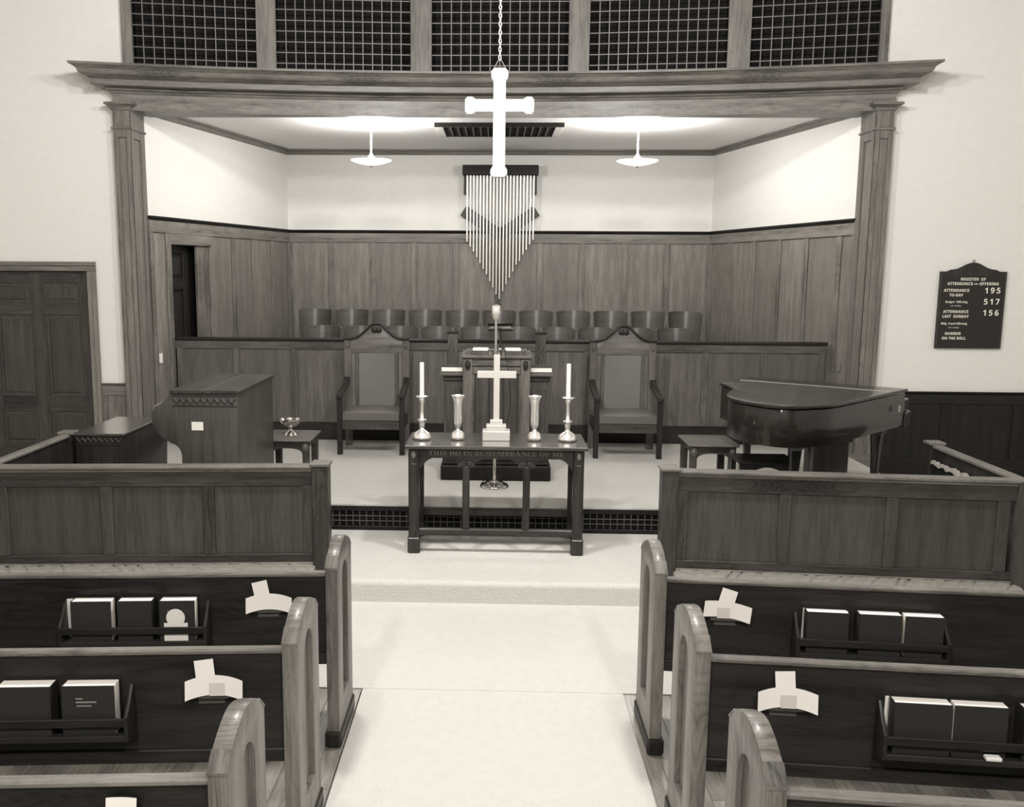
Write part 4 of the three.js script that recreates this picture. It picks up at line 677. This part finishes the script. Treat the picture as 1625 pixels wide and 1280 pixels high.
for (const s of [-1, 1]) for (let k = 0; k < 3; k++) pew(s, PZ[k], `dark oak pew with arched end panel, ${ROWN[k]} ${SIDE[s]} row from the chancel rail`, k < 2 ? (s < 0 ? [[0.61, 1.275], [0.625, 1.30]] : [[0.645, 1.30], [0.67, 1.40]])[k] : null);

function hymnal(s, k, a, w, label, opt = {}) { // book standing in a rack, cover to the congregation, pages up
  const h = opt.h ?? 0.195, th = (opt.t ?? 0.04) * 1.35, t = thing('hymnal', label, 'book', at(s, k, a, 0.572, opt.z ?? 0.012), -s * TURN + (opt.turn ?? 0), 'hymnals in the pew racks');
  t.rotation.order = 'YXZ'; t.rotation.x = opt.lean ?? -0.02; t.rotation.z = opt.tilt ?? 0;
  part('pages', bb(-w / 2 + 0.004, w / 2 - 0.001, 0.003, h - 0.001, -th / 2 + 0.003, th / 2 - 0.003, 'x', 0.002), M.pages, t);
  part('cover', merge([bb(-w / 2, w / 2, 0, h, th / 2 - 0.003, th / 2, 'y', 0.001), bb(-w / 2, w / 2, 0, h, -th / 2, -th / 2 + 0.003, 'y', 0.001), bb(opt.spine ? w / 2 - 0.003 : -w / 2, opt.spine ? w / 2 : -w / 2 + 0.003, 0, h, -th / 2, th / 2, 'y', 0.001)]), M.cover, t);
  if (opt.print) part('cover_print', merge([bb(-0.045, -0.02, h - 0.052, h - 0.047, th / 2, th / 2 + 0.0006, 'x', 0), bb(-0.045, 0.03, h - 0.066, h - 0.060, th / 2, th / 2 + 0.0006, 'x', 0), bb(-0.042, 0.012, h - 0.08, h - 0.075, th / 2, th / 2 + 0.0006, 'x', 0)]), M.ink, t);
  return t;
}
hymnal(-1, 0, 1.135, 0.185, 'dark hymnal with white page edges standing beside the pale booklet', { t: 0.045 });
hymnal(-1, 0, 0.935, 0.16, 'dark hymnal standing in the middle of the front organ-side rack', { t: 0.042, spine: true });
hymnal(-1, 0, 0.74, 0.165, 'dark hymnal with printed cover behind the round white fan', { t: 0.045, print: true });
hymnal(-1, 1, 1.0, 0.20, 'thick dark hymnal standing plain-covered in the second organ-side rack', { t: 0.05, spine: true });
hymnal(-1, 1, 0.765, 0.195, 'dark hymnal with printed title in the second organ-side rack', { t: 0.045, print: true });
hymnal(1, 0, 0.775, 0.185, 'dark hymnal with loose white leaf in the front piano-side rack', { t: 0.04 });
hymnal(1, 0, 1.005, 0.185, 'dark hymnal beside the rack divider of the front piano-side pew', { t: 0.042 });
hymnal(1, 0, 1.195, 0.17, 'dark hymnal at the far end of the front piano-side rack', { t: 0.045, spine: true });
hymnal(1, 1, 0.80, 0.20, 'dark hymnal beside a pale booklet in the second piano-side rack', { t: 0.042 });
hymnal(1, 1, 1.0, 0.185, 'dark hymnal standing in the middle of the second piano-side rack', { t: 0.04, spine: true });
hymnal(1, 1, 1.24, 0.19, 'dark hymnal at the far end of the second piano-side rack', { t: 0.042 });
const booklet = (s, k, a, w, label, tilt, z = -0.02) => { const m = one('booklet', bx(w, 0.185, 0.006, 0, 0.0925, 0, 'x', 0.001), M.paper, label, 'booklet', at(s, k, a, 0.572, z)); m.rotation.order = 'YXZ'; m.rotation.set(-0.03, -s * TURN, tilt); return m; };
booklet(-1, 0, 1.222, 0.085, 'pale booklet standing at the end of the front organ-side rack', 0.03, -0.027);
booklet(1, 0, 0.775, 0.2, 'loose white leaf standing behind the hymnal in the front piano-side rack', -0.03, -0.027);
booklet(1, 1, 0.735, 0.10, 'pale booklet standing at the end of the second piano-side rack', -0.03, -0.027);
{
  const g = merge([cyl(0.043, 0.043, 0.002, 0, 0, 0, 32).rotateX(Math.PI / 2).translate(0, 0.115, 0), bb(-0.055, 0.055, 0, 0.09, -0.001, 0.001, 'y', 0.0005)]), m = one('paper_fan', g, M.paper, 'round white paper fan stuck in the front organ-side rack', 'fan', at(-1, 0, 0.745, 0.573, 0.0475)); m.rotation.order = 'YXZ'; m.rotation.set(-0.015, TURN, 0);
}
one('chalk_eraser', bx(0.055, 0.016, 0.03, 0, 0.008, 0, 'x', 0.004), M.white, 'small pale block lying on the second piano-side rack', 'block', at(1, 1, 1.04, 0.579, 0.058), [0, -TURN, 0]);
// offering cards: bent card stock in the holders
function card(s, k, a, y, w, h, bend, tilt, z, label, category = 'card') {
  const g = new THREE.BoxGeometry(w, h, 0.0012, 16, 2, 1), p = g.attributes.position; for (let i = 0; i < p.count; i++) { const x = p.getX(i); p.setY(i, p.getY(i) - bend * x * x); p.setZ(i, p.getZ(i) + Math.abs(bend) * 0.9 * x * x); }
  g.computeVertexNormals(); const m = one('offering_card', g, M.paper, label, category, at(s, k, a, y, z), undefined, 'offering cards in the pew holders'); m.rotation.order = 'YXZ'; m.rotation.set(-0.12, -s * TURN, tilt); return m;
}
const H1 = [[-1, 0, 0.32], [-1, 1, 0.31], [1, 0, 0.335], [1, 1, 0.335]];
for (const [s, k, a] of H1) {
  const nm = `${ROWN[k]} ${SIDE[s]} pew`, far = k ? 0 : 0;
  card(s, k, a, 0.742, 0.215, 0.075, s > 0 && !k ? 0.9 : 1.6, s > 0 && !k ? -0.12 : 0.0, -0.010, `wide bent white card lying across the holder of the ${nm}`);
  card(s, k, a - s * 0.005 + (s < 0 ? 0.03 : 0), 0.775, 0.072, 0.125, 0, s < 0 ? (k ? 0.12 : 0.22) : (k ? 0.06 : -0.28), -0.016, `upright white card standing in the holder of the ${nm}`);
}
card(-1, 2, 0.30, 0.765, 0.085, 0.13, 1, -0.03, -0.012, 'upright white card in the holder of the third organ-side pew');
for (const [s, k, a] of [[-1, 1, 0.30], [1, 1, 0.34], [1, 0, 0.315]]) { const m = one('picture_card', bx(0.055, 0.05, 0.001, 0, 0, 0, 'x', 0.0003), new THREE.MeshStandardMaterial({ color: col(0.6), roughness: 0.7 }), `small grey-printed card in front of the cards on the ${ROWN[k]} ${SIDE[s]} pew`, 'card', at(s, k, a, 0.728, -0.002)); m.rotation.order = 'YXZ'; m.rotation.set(-0.1, -s * TURN, 0); }

renderer.render(scene, camera);
